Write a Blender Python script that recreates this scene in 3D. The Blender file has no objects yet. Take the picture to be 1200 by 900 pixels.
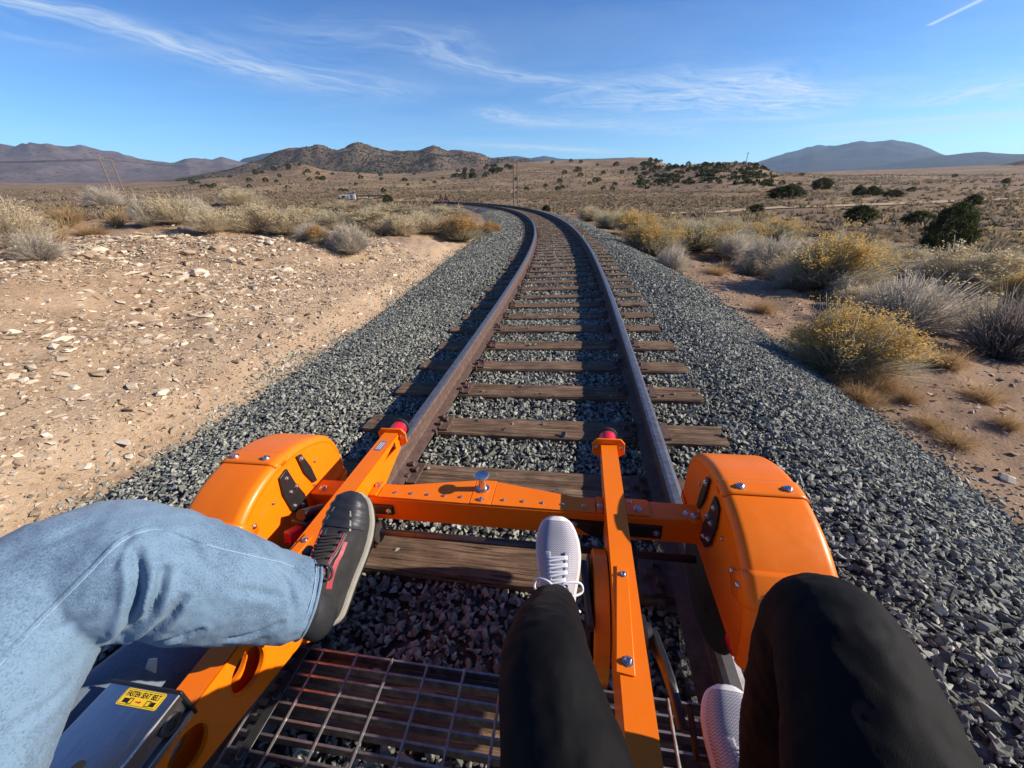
import bpy, bmesh, math, random
import numpy as np
from mathutils import Vector, Matrix, noise as mnoise

scene = bpy.context.scene
COL = scene.collection
R = math.radians
rng = np.random.default_rng(7)
random.seed(7)

# ----------------------------------------------------------------- camera
CAM_Z = 1.48
PITCH, ROLL = R(26.27), R(1.125)
cam_data = bpy.data.cameras.new('camera')
cam_data.sensor_fit = 'HORIZONTAL'
cam_data.sensor_width = 36.0
cam_data.lens = 454.4 / 1200.0 * 36.0
cam_data.clip_start = 0.02
cam_data.clip_end = 60000.0
cam = bpy.data.objects.new('camera', cam_data)
COL.objects.link(cam)
_X = Vector((1, 0, 0)); _Y = Vector((0, math.sin(PITCH), math.cos(PITCH))); _F = Vector((0, math.cos(PITCH), -math.sin(PITCH)))
_cr, _sr = math.cos(ROLL), math.sin(ROLL)
_cx = _X * _cr - _Y * _sr
_cy = _X * _sr + _Y * _cr
_m = Matrix((_cx, _cy, -_F)).transposed().to_4x4()
_m.translation = Vector((0, 0, CAM_Z))
cam.matrix_world = _m
scene.camera = cam

# ----------------------------------------------------------------- light
SUN_AZ, SUN_EL = R(93.0), R(26.5)          # azimuth clockwise from +Y
scene.view_settings.view_transform = 'Standard'
scene.view_settings.look = 'None'
scene.view_settings.exposure = 0.72
scene.view_settings.gamma = 1.0
try:
    scene.cycles.max_bounces = 6
    scene.cycles.volume_bounces = 0
    scene.cycles.use_denoising = True
except Exception:
    pass
world = bpy.data.worlds.new('World')
scene.world = world
world.use_nodes = True


class NT:
    """small helper to write node trees"""
    def __init__(self, tree):
        self.t = tree
        tree.nodes.clear()

    def n(self, typ, ins=None, **props):
        nd = self.t.nodes.new(typ)
        for k, v in props.items():
            setattr(nd, k, v)
        if ins:
            for k, v in ins.items():
                s = nd.inputs[k]
                if isinstance(v, bpy.types.NodeSocket):
                    self.t.links.new(v, s)
                else:
                    if isinstance(v, (tuple, list)) and len(v) == 3 and s.type == 'RGBA':
                        v = (*v, 1)
                    s.default_value = v
        return nd

    def link(self, a, b):
        self.t.links.new(a, b)

    def math(self, op, a, b=0.0, c=None, clamp=False):
        nd = self.n('ShaderNodeMath', operation=op, use_clamp=clamp)
        for i, v in enumerate((a, b, c)):
            if v is None:
                continue
            if isinstance(v, bpy.types.NodeSocket):
                self.t.links.new(v, nd.inputs[i])
            else:
                nd.inputs[i].default_value = v
        return nd.outputs[0]

    def mix(self, fac, a, b, blend='MIX'):
        nd = self.n('ShaderNodeMix', data_type='RGBA', blend_type=blend)
        for key, v in ((0, fac), (6, a), (7, b)):
            if isinstance(v, bpy.types.NodeSocket):
                self.t.links.new(v, nd.inputs[key])
            else:
                nd.inputs[key].default_value = (*v, 1) if isinstance(v, tuple) and len(v) == 3 else v
        return nd.outputs[2]

    def ramp(self, fac, stops):
        nd = self.n('ShaderNodeValToRGB', {'Fac': fac})
        e = nd.color_ramp.elements
        while len(e) < len(stops):
            e.new(0.5)
        for i, (p, c) in enumerate(stops):
            e[i].position = p
            e[i].color = (c, c, c, 1) if isinstance(c, (int, float)) else (*c, 1)
        return nd.outputs['Color']

    def noise(self, vec, scale, detail=4, rough=0.55, dist=0.0):
        nd = self.n('ShaderNodeTexNoise', {'Scale': scale, 'Detail': detail, 'Roughness': rough, 'Distortion': dist})
        if vec is not None:
            self.t.links.new(vec, nd.inputs['Vector'])
        return nd.outputs['Fac']

    def mapv(self, vec, scale=(1, 1, 1), loc=(0, 0, 0), rot=(0, 0, 0)):
        return self.n('ShaderNodeMapping', {'Vector': vec, 'Scale': scale, 'Location': loc, 'Rotation': rot}).outputs[0]


wt = NT(world.node_tree)
sky = wt.n('ShaderNodeTexSky', sky_type='NISHITA', sun_disc=False)
sky.sun_elevation = SUN_EL
sky.sun_rotation = SUN_AZ
sky.altitude = 1700.0
sky.air_density = 1.0
sky.dust_density = 0.4
sky.ozone_density = 2.2
tc = wt.n('ShaderNodeTexCoord')
sep = wt.n('ShaderNodeSeparateXYZ', {'Vector': tc.outputs['Generated']})
zc = wt.math('MAXIMUM', sep.outputs['Z'], 0.03)
px_ = wt.math('DIVIDE', sep.outputs['X'], zc)
py_ = wt.math('DIVIDE', sep.outputs['Y'], zc)
pv = wt.n('ShaderNodeCombineXYZ', {'X': px_, 'Y': py_, 'Z': 0.0}).outputs[0]
# thin cirrus on a plane high above: drawn-out wisps (from, to, half width, opacity) with fine fibres in them
pn = wt.n('ShaderNodeVectorMath', {0: pv, 1: wt.n('ShaderNodeVectorMath', {0: wt.n('ShaderNodeTexNoise', {'Vector': pv, 'Scale': 0.9, 'Detail': 4.0}).outputs['Color'], 1: (0.5, 0.5, 0.5)}, operation='SUBTRACT').outputs[0]}, operation='ADD').outputs[0]
sp_ = wt.n('ShaderNodeSeparateXYZ', {'Vector': pn})


def wisp(a, b, half, op, seed, curl=1.0, sharp=False):
    s_ = sp_ if not sharp else wt.n('ShaderNodeSeparateXYZ', {'Vector': pv})
    cx, cy = (a[0] + b[0]) / 2, (a[1] + b[1]) / 2
    L = math.hypot(b[0] - a[0], b[1] - a[1]) / 2; ca, sa = (b[0] - a[0]) / (2 * L), (b[1] - a[1]) / (2 * L)
    dx = wt.math('SUBTRACT', s_.outputs['X'], cx); dy = wt.math('SUBTRACT', s_.outputs['Y'], cy)
    u = wt.math('ADD', wt.math('MULTIPLY', dx, ca / L), wt.math('MULTIPLY', dy, sa / L))
    v = wt.math('SUBTRACT', wt.math('MULTIPLY', dy, ca / half), wt.math('MULTIPLY', dx, sa / half))
    if sharp:
        e = wt.math('MULTIPLY', wt.math('LESS_THAN', wt.math('ABSOLUTE', u), 1.0), wt.math('POWER', 2.718, wt.math('MULTIPLY', wt.math('MULTIPLY', v, v), -1.0)))
        return wt.math('MULTIPLY', e, op)
    r2 = wt.math('ADD', wt.math('POWER', wt.math('ABSOLUTE', u), 4.0), wt.math('MULTIPLY', v, v))
    g = wt.math('POWER', 2.718, wt.math('MULTIPLY', r2, -1.0))
    f = wt.noise(wt.n('ShaderNodeCombineXYZ', {'X': wt.math('MULTIPLY', u, 1.1 * L), 'Y': wt.math('MULTIPLY', v, 1.3 * half / 0.3), 'Z': seed * 3.7}).outputs[0], 1.6, 6, 0.62, curl)
    return wt.math('MULTIPLY', wt.math('MULTIPLY', g, wt.ramp(f, [(0.36, 0.0), (0.72, 1.0)])), op)


WISPS = [((-2.95, 2.5), (-1.95, 4.75), .20, 1.1), ((-3.5, 2.6), (-3.15, 3.65), .10, .6), ((-.75, 3.7), (.75, 5.15), .22, .75), ((-.5, 6.2), (.75, 7.7), .35, .95), ((2.0, 4.9), (4.2, 5.6), .25, .8), ((5.5, 8.6), (8.4, 7.4), .4, .8), ((.4, 5.85), (1.1, 5.1), .14, .6),
         ((1.1, 5.3), (4.9, 6.7), .95, 1.35), ((-2.4, 3.6), (-1.2, 5.6), .55, .5), ((0.2, 7.0), (4.4, 9.4), .7, .7), ((2.9, 7.6), (5.1, 7.2), .30, .6), ((6.2, 6.6), (5.6, 4.9), .6, 1.4), ((7.2, 10.6), (9.6, 8.9), .8, 1.4), ((5.0, 9.5), (9.5, 7.4), 1.0, .7), ((-1.2, 9.9), (3.2, 13.1), .5, 1.1), ((.5, 11.0), (4.2, 13.9), .4, .6),
         ((-1.6, 3.4), (-.2, 3.95), .30, .35), ((8.9, 8.4), (7.6, 6.8), .45, .6), ((-8.5, -3.0), (-5.0, 1.5), .7, .6), ((5.0, -4.0), (2.0, -1.0), .5, .5), ((-4.0, -6.0), (1.0, -4.0), .6, .6)]
cl = None
for k_, w_ in enumerate(WISPS):
    q_ = wisp(*w_, k_ + 1.0)
    cl = q_ if cl is None else wt.math('ADD', cl, q_)
veil = wt.math('MULTIPLY', wt.ramp(wt.noise(wt.mapv(pn, scale=(0.35, 0.9, 1), rot=(0, 0, R(-28))), 0.8, 6, 0.6, 0.5), [(0.46, 0.0), (0.85, 1.0)]), 0.24)
cl = wt.math('ADD', cl, veil)
cl = wt.math('MULTIPLY', cl, wt.ramp(sep.outputs['Z'], [(0.035, 0.0), (0.08, 1.0)]))
trail_ = wisp((2.974, 3.531), (2.80, 2.60), .020, .75, 0, sharp=True)
cl = wt.math('MINIMUM', wt.math('ADD', wt.math('MULTIPLY', cl, 0.80), trail_), 0.85)
skyc = wt.mix(1.0, sky.outputs[0], wt.mix(wt.ramp(sep.outputs['Z'], [(0.02, 0.0), (0.55, 1.0)]), (0.74, 1.10, 1.32), (0.235, 0.56, 1.13)), 'MULTIPLY')
skyc = wt.mix(cl, skyc, (5.2, 6.2, 7.4))
bg = wt.n('ShaderNodeBackground', {'Color': skyc, 'Strength': 0.082})
wo = wt.n('ShaderNodeOutputWorld', {'Surface': bg.outputs[0]})

sun_d = bpy.data.lights.new('sun', 'SUN')
sun_d.energy = 5.0
sun_d.angle = R(0.55)
sun_d.color = (1.0, 0.90, 0.76)
sun = bpy.data.objects.new('sun', sun_d)
COL.objects.link(sun)
sdir = Vector((math.sin(SUN_AZ) * math.cos(SUN_EL), math.cos(SUN_AZ) * math.cos(SUN_EL), math.sin(SUN_EL)))
sun.rotation_euler = sdir.to_track_quat('Z', 'Y').to_euler()
sun.location = (30, 0, 30)

# ----------------------------------------------------------------- object helpers


def tag(o, label=None, cat=None, group=None, kind=None):
    if label: o['label'] = label
    if cat: o['category'] = cat
    if group: o['group'] = group
    if kind: o['kind'] = kind
    return o


def mesh_np(name, verts, faces, mats=(), midx=None, smooth=False, attrs=None):
    """verts (n,3); faces (m,3|4) array, or a list of arrays of mixed size"""
    me = bpy.data.meshes.new(name)
    verts = np.asarray(verts, np.float32)
    if not isinstance(faces, list):
        faces = [faces]
    faces = [np.asarray(f, np.int32) for f in faces if len(f)]
    nl = sum(f.size for f in faces); nf = sum(len(f) for f in faces)
    me.vertices.add(len(verts)); me.vertices.foreach_set('co', verts.ravel())
    me.loops.add(nl); me.loops.foreach_set('vertex_index', np.concatenate([f.ravel() for f in faces]))
    me.polygons.add(nf)
    sizes = np.concatenate([np.full(len(f), f.shape[1], np.int32) for f in faces])
    starts = np.concatenate([[0], np.cumsum(sizes)[:-1]]).astype(np.int32)
    me.polygons.foreach_set('loop_start', starts)
    try:
        me.polygons.foreach_set('loop_total', sizes)
    except Exception:
        pass
    for m in mats:
        me.materials.append(m)
    if midx is not None:
        me.polygons.foreach_set('material_index', np.asarray(midx, np.int32))
    me.polygons.foreach_set('use_smooth', np.full(nf, bool(smooth)))
    if attrs:
        for k, (dom, arr) in attrs.items():
            a = me.attributes.new(k, 'FLOAT_COLOR', dom)
            arr = np.asarray(arr, np.float32)
            if arr.ndim == 1:
                arr = np.stack([arr, arr, arr], 1)
            if arr.shape[1] == 3:
                arr = np.concatenate([arr, np.ones((len(arr), 1), np.float32)], 1)
            a.data.foreach_set('color', arr.ravel())
    me.update(calc_edges=True)
    me.validate()
    return me


def obj(name, me, parent=None, loc=None, rot=None, scl=None):
    o = bpy.data.objects.new(name, me)
    COL.objects.link(o)
    if parent: o.parent = parent
    if loc is not None: o.location = loc
    if rot is not None: o.rotation_euler = rot
    if scl is not None: o.scale = scl if hasattr(scl, '__len__') else (scl,) * 3
    return o


class MB:
    """collects simple solids into ONE mesh"""
    def __init__(self, off=(0, 0, 0)):
        self.v = []; self.f = []; self.m = []; self.off = Vector(off); self.cur = 0

    def add(self, vs, fs):
        b = len(self.v)
        self.v += [tuple(Vector(p) - self.off) for p in vs]
        self.f += [tuple(i + b for i in f) for f in fs]
        self.m += [self.cur] * len(fs)
        return self

    def box(self, lo, hi, M=None):
        x0, y0, z0 = lo; x1, y1, z1 = hi
        vs = [Vector(p) for p in ((x0, y0, z0), (x1, y0, z0), (x1, y1, z0), (x0, y1, z0), (x0, y0, z1), (x1, y0, z1), (x1, y1, z1), (x0, y1, z1))]
        if M is not None: vs = [M @ p for p in vs]
        return self.add(vs, [(3, 2, 1, 0), (4, 5, 6, 7), (0, 1, 5, 4), (1, 2, 6, 5), (2, 3, 7, 6), (3, 0, 4, 7)])

    def cyl(self, p0, p1, r0, r1=None, n=16, caps=True):
        p0 = Vector(p0); p1 = Vector(p1); r1 = r0 if r1 is None else r1
        d = (p1 - p0).normalized()
        a = d.orthogonal().normalized(); b = d.cross(a)
        vs = []
        for p, r in ((p0, r0), (p1, r1)):
            vs += [p + (a * math.cos(2 * math.pi * i / n) + b * math.sin(2 * math.pi * i / n)) * r for i in range(n)]
        fs = [(i, (i + 1) % n, n + (i + 1) % n, n + i) for i in range(n)]
        if caps: fs += [tuple(range(n - 1, -1, -1)), tuple(range(n, 2 * n))]
        return self.add(vs, fs)

    def lathe(self, p0, axis, prof, n=24):
        """prof: list of (along, radius)"""
        p0 = Vector(p0); d = Vector(axis).normalized(); a = d.orthogonal().normalized(); b = d.cross(a)
        vs = []
        for t, r in prof:
            vs += [p0 + d * t + (a * math.cos(2 * math.pi * i / n) + b * math.sin(2 * math.pi * i / n)) * max(r, 1e-4) for i in range(n)]
        fs = []
        for k in range(len(prof) - 1):
            fs += [(k * n + i, k * n + (i + 1) % n, (k + 1) * n + (i + 1) % n, (k + 1) * n + i) for i in range(n)]
        fs += [tuple(range(n - 1, -1, -1)), tuple(range((len(prof) - 1) * n, len(prof) * n))]
        return self.add(vs, fs)

    def tube(self, pts, r, n=8, closed=False):
        pts = [Vector(p) for p in pts]; N = len(pts)
        rs = r if hasattr(r, '__len__') else [r] * N
        vs = []; up = None
        for i, p in enumerate(pts):
            if closed: d = pts[(i + 1) % N] - pts[i - 1]
            else: d = pts[min(i + 1, N - 1)] - pts[max(i - 1, 0)]
            d.normalize()
            a = d.orthogonal().normalized() if up is None else (up - d * up.dot(d)).normalized()
            up = a; b = d.cross(a)
            vs += [p + (a * math.cos(2 * math.pi * k / n) + b * math.sin(2 * math.pi * k / n)) * rs[i] for k in range(n)]
        fs = []
        for i in range(N if closed else N - 1):
            j = (i + 1) % N
            fs += [(i * n + k, i * n + (k + 1) % n, j * n + (k + 1) % n, j * n + k) for k in range(n)]
        if not closed: fs += [tuple(range(n - 1, -1, -1)), tuple(range((N - 1) * n, N * n))]
        return self.add(vs, fs)

    def prism(self, poly, x0, x1):
        """poly in (y,z), extruded from x0 to x1"""
        n = len(poly)
        vs = [(x0, y, z) for y, z in poly] + [(x1, y, z) for y, z in poly]
        fs = [(i, (i + 1) % n, n + (i + 1) % n, n + i) for i in range(n)]
        fs += [tuple(range(n - 1, -1, -1)), tuple(range(n, 2 * n))]
        return self.add(vs, fs)

    def grid(self, rows, closed_u=False, cap0=False, cap1=False):
        """rows: list of rings (lists of points) of equal length"""
        n = len(rows[0]); vs = [p for r_ in rows for p in r_]
        fs = []
        for i in range(len(rows) - 1):
            for k in range(n if closed_u else n - 1):
                k2 = (k + 1) % n
                fs.append((i * n + k, i * n + k2, (i + 1) * n + k2, (i + 1) * n + k))
        if cap0: fs.append(tuple(range(n - 1, -1, -1)))
        if cap1: fs.append(tuple(range((len(rows) - 1) * n, len(rows) * n)))
        return self.add(vs, fs)

    def mesh(self, name, *mats, smooth=False):
        me = bpy.data.meshes.new(name)
        me.from_pydata(self.v, [], self.f)
        for m in mats: me.materials.append(m)
        me.polygons.foreach_set('material_index', self.m)
        bm = bmesh.new(); bm.from_mesh(me); bmesh.ops.recalc_face_normals(bm, faces=bm.faces); bm.to_mesh(me); bm.free()
        me.polygons.foreach_set('use_smooth', [bool(smooth)] * len(me.polygons))
        me.update()
        return me

    def obj(self, name, mat, parent=None, smooth=False, bevel=0.0, seg=2):
        mats = mat if isinstance(mat, (list, tuple)) else (mat,)
        o = obj(name, self.mesh(name, *mats, smooth=smooth), parent)
        if bevel: add_bevel(o, bevel, seg)
        return o


def add_bevel(o, w, seg=2, ang=40):
    b = o.modifiers.new('bevel', 'BEVEL')
    b.width = w; b.segments = seg; b.limit_method = 'ANGLE'; b.angle_limit = R(ang)
    b.harden_normals = False
    for p in o.data.polygons: p.use_smooth = True
    try:
        o.data.set_sharp_from_angle(angle=R(50))
    except Exception:
        pass


def catmull(P, n):
    """P (k,d) control rows -> n samples"""
    P = np.asarray(P, float); k = len(P)
    Q = np.vstack([2 * P[0] - P[1], P, 2 * P[-1] - P[-2]])
    t = np.linspace(0, k - 1 - 1e-9, n); i = t.astype(int); u = (t - i)[:, None]
    a, b, c, d = Q[i], Q[i + 1], Q[i + 2], Q[i + 3]
    return 0.5 * (2 * b + (c - a) * u + (2 * a - 5 * b + 4 * c - d) * u * u + (3 * b - a - 3 * c + d) * u ** 3)


# ----------------------------------------------------------------- materials
MATS = {}


def material(name, build):
    m = bpy.data.materials.new(name)
    m.use_nodes = True
    t = NT(m.node_tree)
    out = t.n('ShaderNodeOutputMaterial')
    b = t.n('ShaderNodeBsdfPrincipled')
    t.link(b.outputs[0], out.inputs[0])
    build(t, b)
    MATS[name] = m
    return m


def setin(t, b, **kw):
    for k, v in kw.items():
        k = k.replace('_', ' ')
        if isinstance(v, bpy.types.NodeSocket): t.link(v, b.inputs[k])
        else:
            if isinstance(v, tuple) and len(v) == 3 and b.inputs[k].type == 'RGBA': v = (*v, 1)
            b.inputs[k].default_value = v


def ocoord(t): return t.n('ShaderNodeTexCoord').outputs['Object']
def gpos(t): return t.n('ShaderNodeNewGeometry').outputs['Position']
def bump(t, h, strength, dist=0.01):
    return t.n('ShaderNodeBump', {'Height': h, 'Strength': strength, 'Distance': dist}).outputs[0]


def simple(name, col, rough=0.5, metal=0.0, var=0.15, nscale=30.0, bstr=0.0, bscale=200.0, coat=0.0, spec=0.5):
    def f(t, b):
        co = ocoord(t)
        n = t.noise(co, nscale, 5)
        dark = tuple(c * (1 - var) for c in col); light = tuple(min(1, c * (1 + var)) for c in col)
        setin(t, b, Base_Color=t.mix(n, dark, light), Metallic=metal, Specular_IOR_Level=spec)
        setin(t, b, Roughness=t.ramp(t.noise(co, nscale * 2.3, 4), [(0.3, max(0.02, rough - 0.08)), (0.7, min(1, rough + 0.08))]))
        if coat: setin(t, b, Coat_Weight=coat, Coat_Roughness=0.08)
        if bstr: setin(t, b, Normal=bump(t, t.noise(co, bscale, 3), bstr, 0.002))
    return material(name, f)


def m_orange(t, b):
    co = ocoord(t)
    n = t.noise(co, 9, 5)
    c = t.mix(n, (0.80, 0.155, 0.0015), (0.90, 0.190, 0.002))
    dust = t.ramp(t.noise(co, 26, 8, 0.7), [(0.52, 0.0), (0.80, 0.30)])
    c = t.mix(dust, c, (0.55, 0.22, 0.06))
    scr = t.ramp(t.noise(t.mapv(co, scale=(1, 6, 1)), 70, 6, 0.7), [(0.70, 0.0), (0.78, 0.35)])
    c = t.mix(scr, c, (0.45, 0.15, 0.03))
    setin(t, b, Base_Color=c, Roughness=t.ramp(t.noise(co, 40, 5), [(0.3, 0.30), (0.75, 0.46)]), Coat_Weight=0.06, Coat_Roughness=0.2, Specular_IOR_Level=0.30)
    setin(t, b, Normal=bump(t, t.noise(co, 420, 2), 0.05, 0.001))


orange = material('orange_paint', m_orange)
black = simple('black_powder_coat', (0.012, 0.012, 0.013), 0.45, 0, 0.3, 40, 0.05, 300)
rubber = simple('black_rubber', (0.016, 0.016, 0.017), 0.75, 0, 0.3, 30, 0.1, 300)
red = simple('red_polyurethane', (0.60, 0.012, 0.03), 0.28, 0, 0.12, 20)
redlite = simple('red_reflector', (0.75, 0.01, 0.04), 0.15, 0, 0.1, 20)
steel = simple('bright_bolt_steel', (0.62, 0.60, 0.58), 0.28, 1.0, 0.2, 80)
dsteel = simple('dark_steel', (0.10, 0.095, 0.095), 0.5, 0.8, 0.3, 30, 0.08, 200)


def m_alu(t, b):
    co = ocoord(t)
    br = t.noise(t.mapv(co, scale=(60, 3, 60)), 12, 5, 0.6)
    sc = t.ramp(t.noise(t.mapv(co, scale=(8, 50, 8), rot=(0, 0, R(30))), 9, 6, 0.7), [(0.66, 0.0), (0.74, 0.5)])
    c = t.mix(br, (0.36, 0.36, 0.38), (0.47, 0.47, 0.485))
    c = t.mix(sc, c, (0.8, 0.8, 0.8))
    setin(t, b, Base_Color=c, Metallic=1.0, Roughness=t.ramp(br, [(0.3, 0.26), (0.7, 0.42)]))
    setin(t, b, Normal=bump(t, br, 0.06, 0.001))


alu = material('brushed_aluminium', m_alu)


def m_grate(t, b):
    co = ocoord(t)
    n = t.noise(co, 22, 6, 0.65)
    c = t.ramp(n, [(0.3, (0.15, 0.13, 0.125)), (0.55, (0.33, 0.30, 0.29)), (0.8, (0.50, 0.46, 0.45))])
    setin(t, b, Base_Color=c, Metallic=0.75, Roughness=t.ramp(n, [(0.3, 0.50), (0.7, 0.30)]))
    setin(t, b, Normal=bump(t, t.noise(co, 160, 4), 0.15, 0.001))


gratem = material('galvanised_grating', m_grate)


def m_denim(base_dark, base_light, seedloc):
    def f(t, b):
        co = ocoord(t)
        a = t.noise(t.mapv(co, scale=(240, 240, 900), loc=seedloc), 1.0, 3, 0.7)
        a2 = t.noise(t.mapv(co, scale=(900, 300, 240)), 1.0, 3, 0.7)
        big = t.noise(co, 9, 5, 0.6)
        mid = t.noise(t.mapv(co, scale=(14, 40, 14)), 1.6, 4, 0.6)
        f1 = t.math('ADD', t.math('MULTIPLY', a, 0.50), t.math('MULTIPLY', a2, 0.48))
        f1 = t.math('ADD', f1, t.math('MULTIPLY', big, 0.42))
        f1 = t.math('ADD', f1, t.math('MULTIPLY', mid, 0.14))
        fac = t.ramp(f1, [(0.52, 0.0), (0.66, 0.50), (0.81, 1.0)])
        c = t.mix(fac, base_dark, base_light)
        setin(t, b, Base_Color=c, Roughness=0.88, Specular_IOR_Level=0.2, Sheen_Weight=0.10, Sheen_Roughness=0.5)
        h = t.math('ADD', t.math('MULTIPLY', a, 0.6), t.math('MULTIPLY', a2, 0.6))
        setin(t, b, Normal=bump(t, h, 0.55, 0.0018))
    return f


denim = material('light_denim', m_denim((0.016, 0.042, 0.090), (0.150, 0.232, 0.325), (0, 0, 0)))
denim_d = material('denim_shaded', m_denim((0.024, 0.042, 0.078), (0.14, 0.18, 0.23), (5, 3, 1)))  # same cloth as the light denim, the lower leg's shade put into its colour
thread = simple('pale_stitching', (0.30, 0.38, 0.47), 0.8, 0, 0.3, 200, 0.3, 900)


def m_legging(t, b):
    co = ocoord(t)
    n = t.noise(co, 700, 3, 0.7)
    sp = t.ramp(t.noise(co, 420, 2, 0.5), [(0.70, 0.0), (0.78, 1.0)])
    big = t.noise(co, 12, 4)
    c = t.mix(n, (0.0018, 0.0018, 0.0026), (0.0048, 0.0047, 0.0060))
    c = t.mix(t.math('MULTIPLY', sp, 0.35), c, (0.035, 0.035, 0.042))
    c = t.mix(t.math('MULTIPLY', big, 0.25), c, (0.0065, 0.006, 0.0065))
    setin(t, b, Base_Color=c, Roughness=0.70, Specular_IOR_Level=0.10, Sheen_Weight=0.015, Sheen_Roughness=0.4)
    setin(t, b, Normal=bump(t, n, 0.35, 0.0015))


legging = material('black_stretch_fabric', m_legging)


def m_knit(t, b):
    co = ocoord(t)
    s3 = t.n('ShaderNodeSeparateXYZ', {'Vector': co})
    zig = t.math('MULTIPLY', t.math('PINGPONG', t.math('MULTIPLY', s3.outputs['X'], 165.0), 0.5), 1.5)
    row = t.math('ADD', t.math('MULTIPLY', s3.outputs['Y'], 205.0), zig)
    w1 = t.math('MULTIPLY', t.math('PINGPONG', row, 0.5), 1.3)
    fac = t.ramp(w1, [(0.18, 0.0), (0.50, 1.0)])
    big = t.noise(co, 14, 3)
    c = t.mix(fac, (0.42, 0.41, 0.44), (0.16, 0.155, 0.19))
    c = t.mix(t.math('MULTIPLY', big, 0.35), c, (0.30, 0.275, 0.34))
    setin(t, b, Base_Color=c, Roughness=0.85, Specular_IOR_Level=0.25)
    setin(t, b, Normal=bump(t, w1, -0.8, 0.0025))


knit = material('pale_grey_knit', m_knit)
sole_w = simple('off_white_foam', (0.66, 0.63, 0.60), 0.7, 0, 0.12, 40, 0.15, 500)
lace_w = simple('white_lace', (0.70, 0.70, 0.74), 0.8, 0, 0.15, 300, 0.4, 900)
tongue_g = simple('grey_tongue_cloth', (0.30, 0.31, 0.36), 0.85, 0, 0.2, 60, 0.3, 600)


def m_trail(t, b):
    co = ocoord(t)
    n = t.noise(co, 420, 3, 0.7); big = t.noise(co, 24, 5)
    c = t.mix(n, (0.011, 0.011, 0.012), (0.034, 0.033, 0.033))
    c = t.mix(t.ramp(big, [(0.45, 0.0), (0.75, 0.4)]), c, (0.062, 0.058, 0.054))
    setin(t, b, Base_Color=c, Roughness=0.8, Specular_IOR_Level=0.3, Normal=bump(t, n, 0.5, 0.002))


trail = material('charcoal_shoe_mesh', m_trail)
trail_d = simple('black_shoe_overlay', (0.020, 0.021, 0.024), 0.5, 0, 0.3, 60, 0.2, 300)
sole_t = simple('worn_pale_midsole', (0.30, 0.28, 0.235), 0.75, 0, 0.25, 50, 0.3, 300)
redlogo = simple('dull_red_trim', (0.30, 0.035, 0.05), 0.6, 0, 0.2, 60)
lace_b = simple('dark_lace', (0.035, 0.028, 0.028), 0.8, 0, 0.3, 300, 0.4, 900)


def m_wood(t, b):
    co = ocoord(t)
    oi = t.n('ShaderNodeObjectInfo').outputs['Random']
    shift = t.n('ShaderNodeCombineXYZ', {'X': t.math('MULTIPLY', oi, 37.0), 'Y': t.math('MULTIPLY', oi, 11.0), 'Z': 0.0}).outputs[0]
    co = t.n('ShaderNodeVectorMath', {0: co, 1: shift}, operation='ADD').outputs[0]
    g = t.noise(t.mapv(co, scale=(1.6, 30, 30)), 1.6, 8, 0.68, 0.6)
    g2 = t.noise(t.mapv(co, scale=(3, 90, 60)), 1.5, 5, 0.7)
    big = t.noise(co, 5.5, 4)
    c = t.ramp(g, [(0.30, (0.042, 0.025, 0.015)), (0.44, (0.150, 0.092, 0.056)), (0.58, (0.27, 0.175, 0.108)), (0.76, (0.43, 0.305, 0.200))])
    c = t.mix(t.ramp(big, [(0.35, 0.65), (0.65, 0.0)]), c, (0.075, 0.045, 0.030))
    crack = t.ramp(g2, [(0.35, 1.0), (0.42, 0.0)])
    c = t.mix(crack, c, (0.012, 0.008, 0.006))
    setin(t, b, Base_Color=c, Roughness=0.9, Specular_IOR_Level=0.2)
    h = t.math('SUBTRACT', g, t.math('MULTIPLY', crack, 0.6))
    setin(t, b, Normal=bump(t, h, 0.9, 0.012))


wood = material('weathered_tie_wood', m_wood)


def m_rust(t, b):
    co = gpos(t)
    n = t.noise(co, 24, 6, 0.65); n2 = t.noise(co, 160, 4)
    c = t.ramp(n, [(0.3, (0.055, 0.030, 0.022)), (0.55, (0.118, 0.070, 0.052)), (0.8, (0.20, 0.130, 0.100))])
    c = t.mix(t.math('MULTIPLY', n2, 0.4), c, (0.09, 0.05, 0.045))
    setin(t, b, Base_Color=c, Roughness=0.75, Metallic=0.15, Normal=bump(t, n2, 0.35, 0.002))


rust = material('rusted_steel', m_rust)


def m_railtop(t, b):
    co = gpos(t)
    n = t.noise(co, 30, 6, 0.7)
    c = t.ramp(n, [(0.35, (0.16, 0.142, 0.138)), (0.65, (0.33, 0.315, 0.315))])
    setin(t, b, Base_Color=c, Roughness=t.ramp(n, [(0.3, 0.52), (0.7, 0.36)]), Metallic=0.8)


railtop = material('worn_rail_top', m_railtop)


def m_stone(name, stops, bs=60):
    def f(t, b):
        at = t.n('ShaderNodeAttribute', attribute_name='tint')
        co = gpos(t)
        n = t.noise(co, bs, 4, 0.65)
        v = t.math('ADD', t.math('MULTIPLY', at.outputs['Fac'], 0.75), t.math('MULTIPLY', n, 0.25))
        c = t.ramp(v, stops)
        setin(t, b, Base_Color=c, Roughness=0.82, Specular_IOR_Level=0.35, Normal=bump(t, n, 0.35, 0.004))
    return material(name, f)


ballast_m = m_stone('basalt_ballast', [(0.08, (0.045, 0.046, 0.039)), (0.30, (0.122, 0.125, 0.106)), (0.52, (0.235, 0.238, 0.200)), (0.74, (0.375, 0.372, 0.312)), (0.94, (0.38, 0.31, 0.24))])
rock_m = m_stone('desert_rock', [(0.08, (0.115, 0.080, 0.058)), (0.30, (0.27, 0.185, 0.118)), (0.52, (0.40, 0.305, 0.21)), (0.74, (0.54, 0.445, 0.33)), (0.95, (0.66, 0.60, 0.50))], 30)


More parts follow.
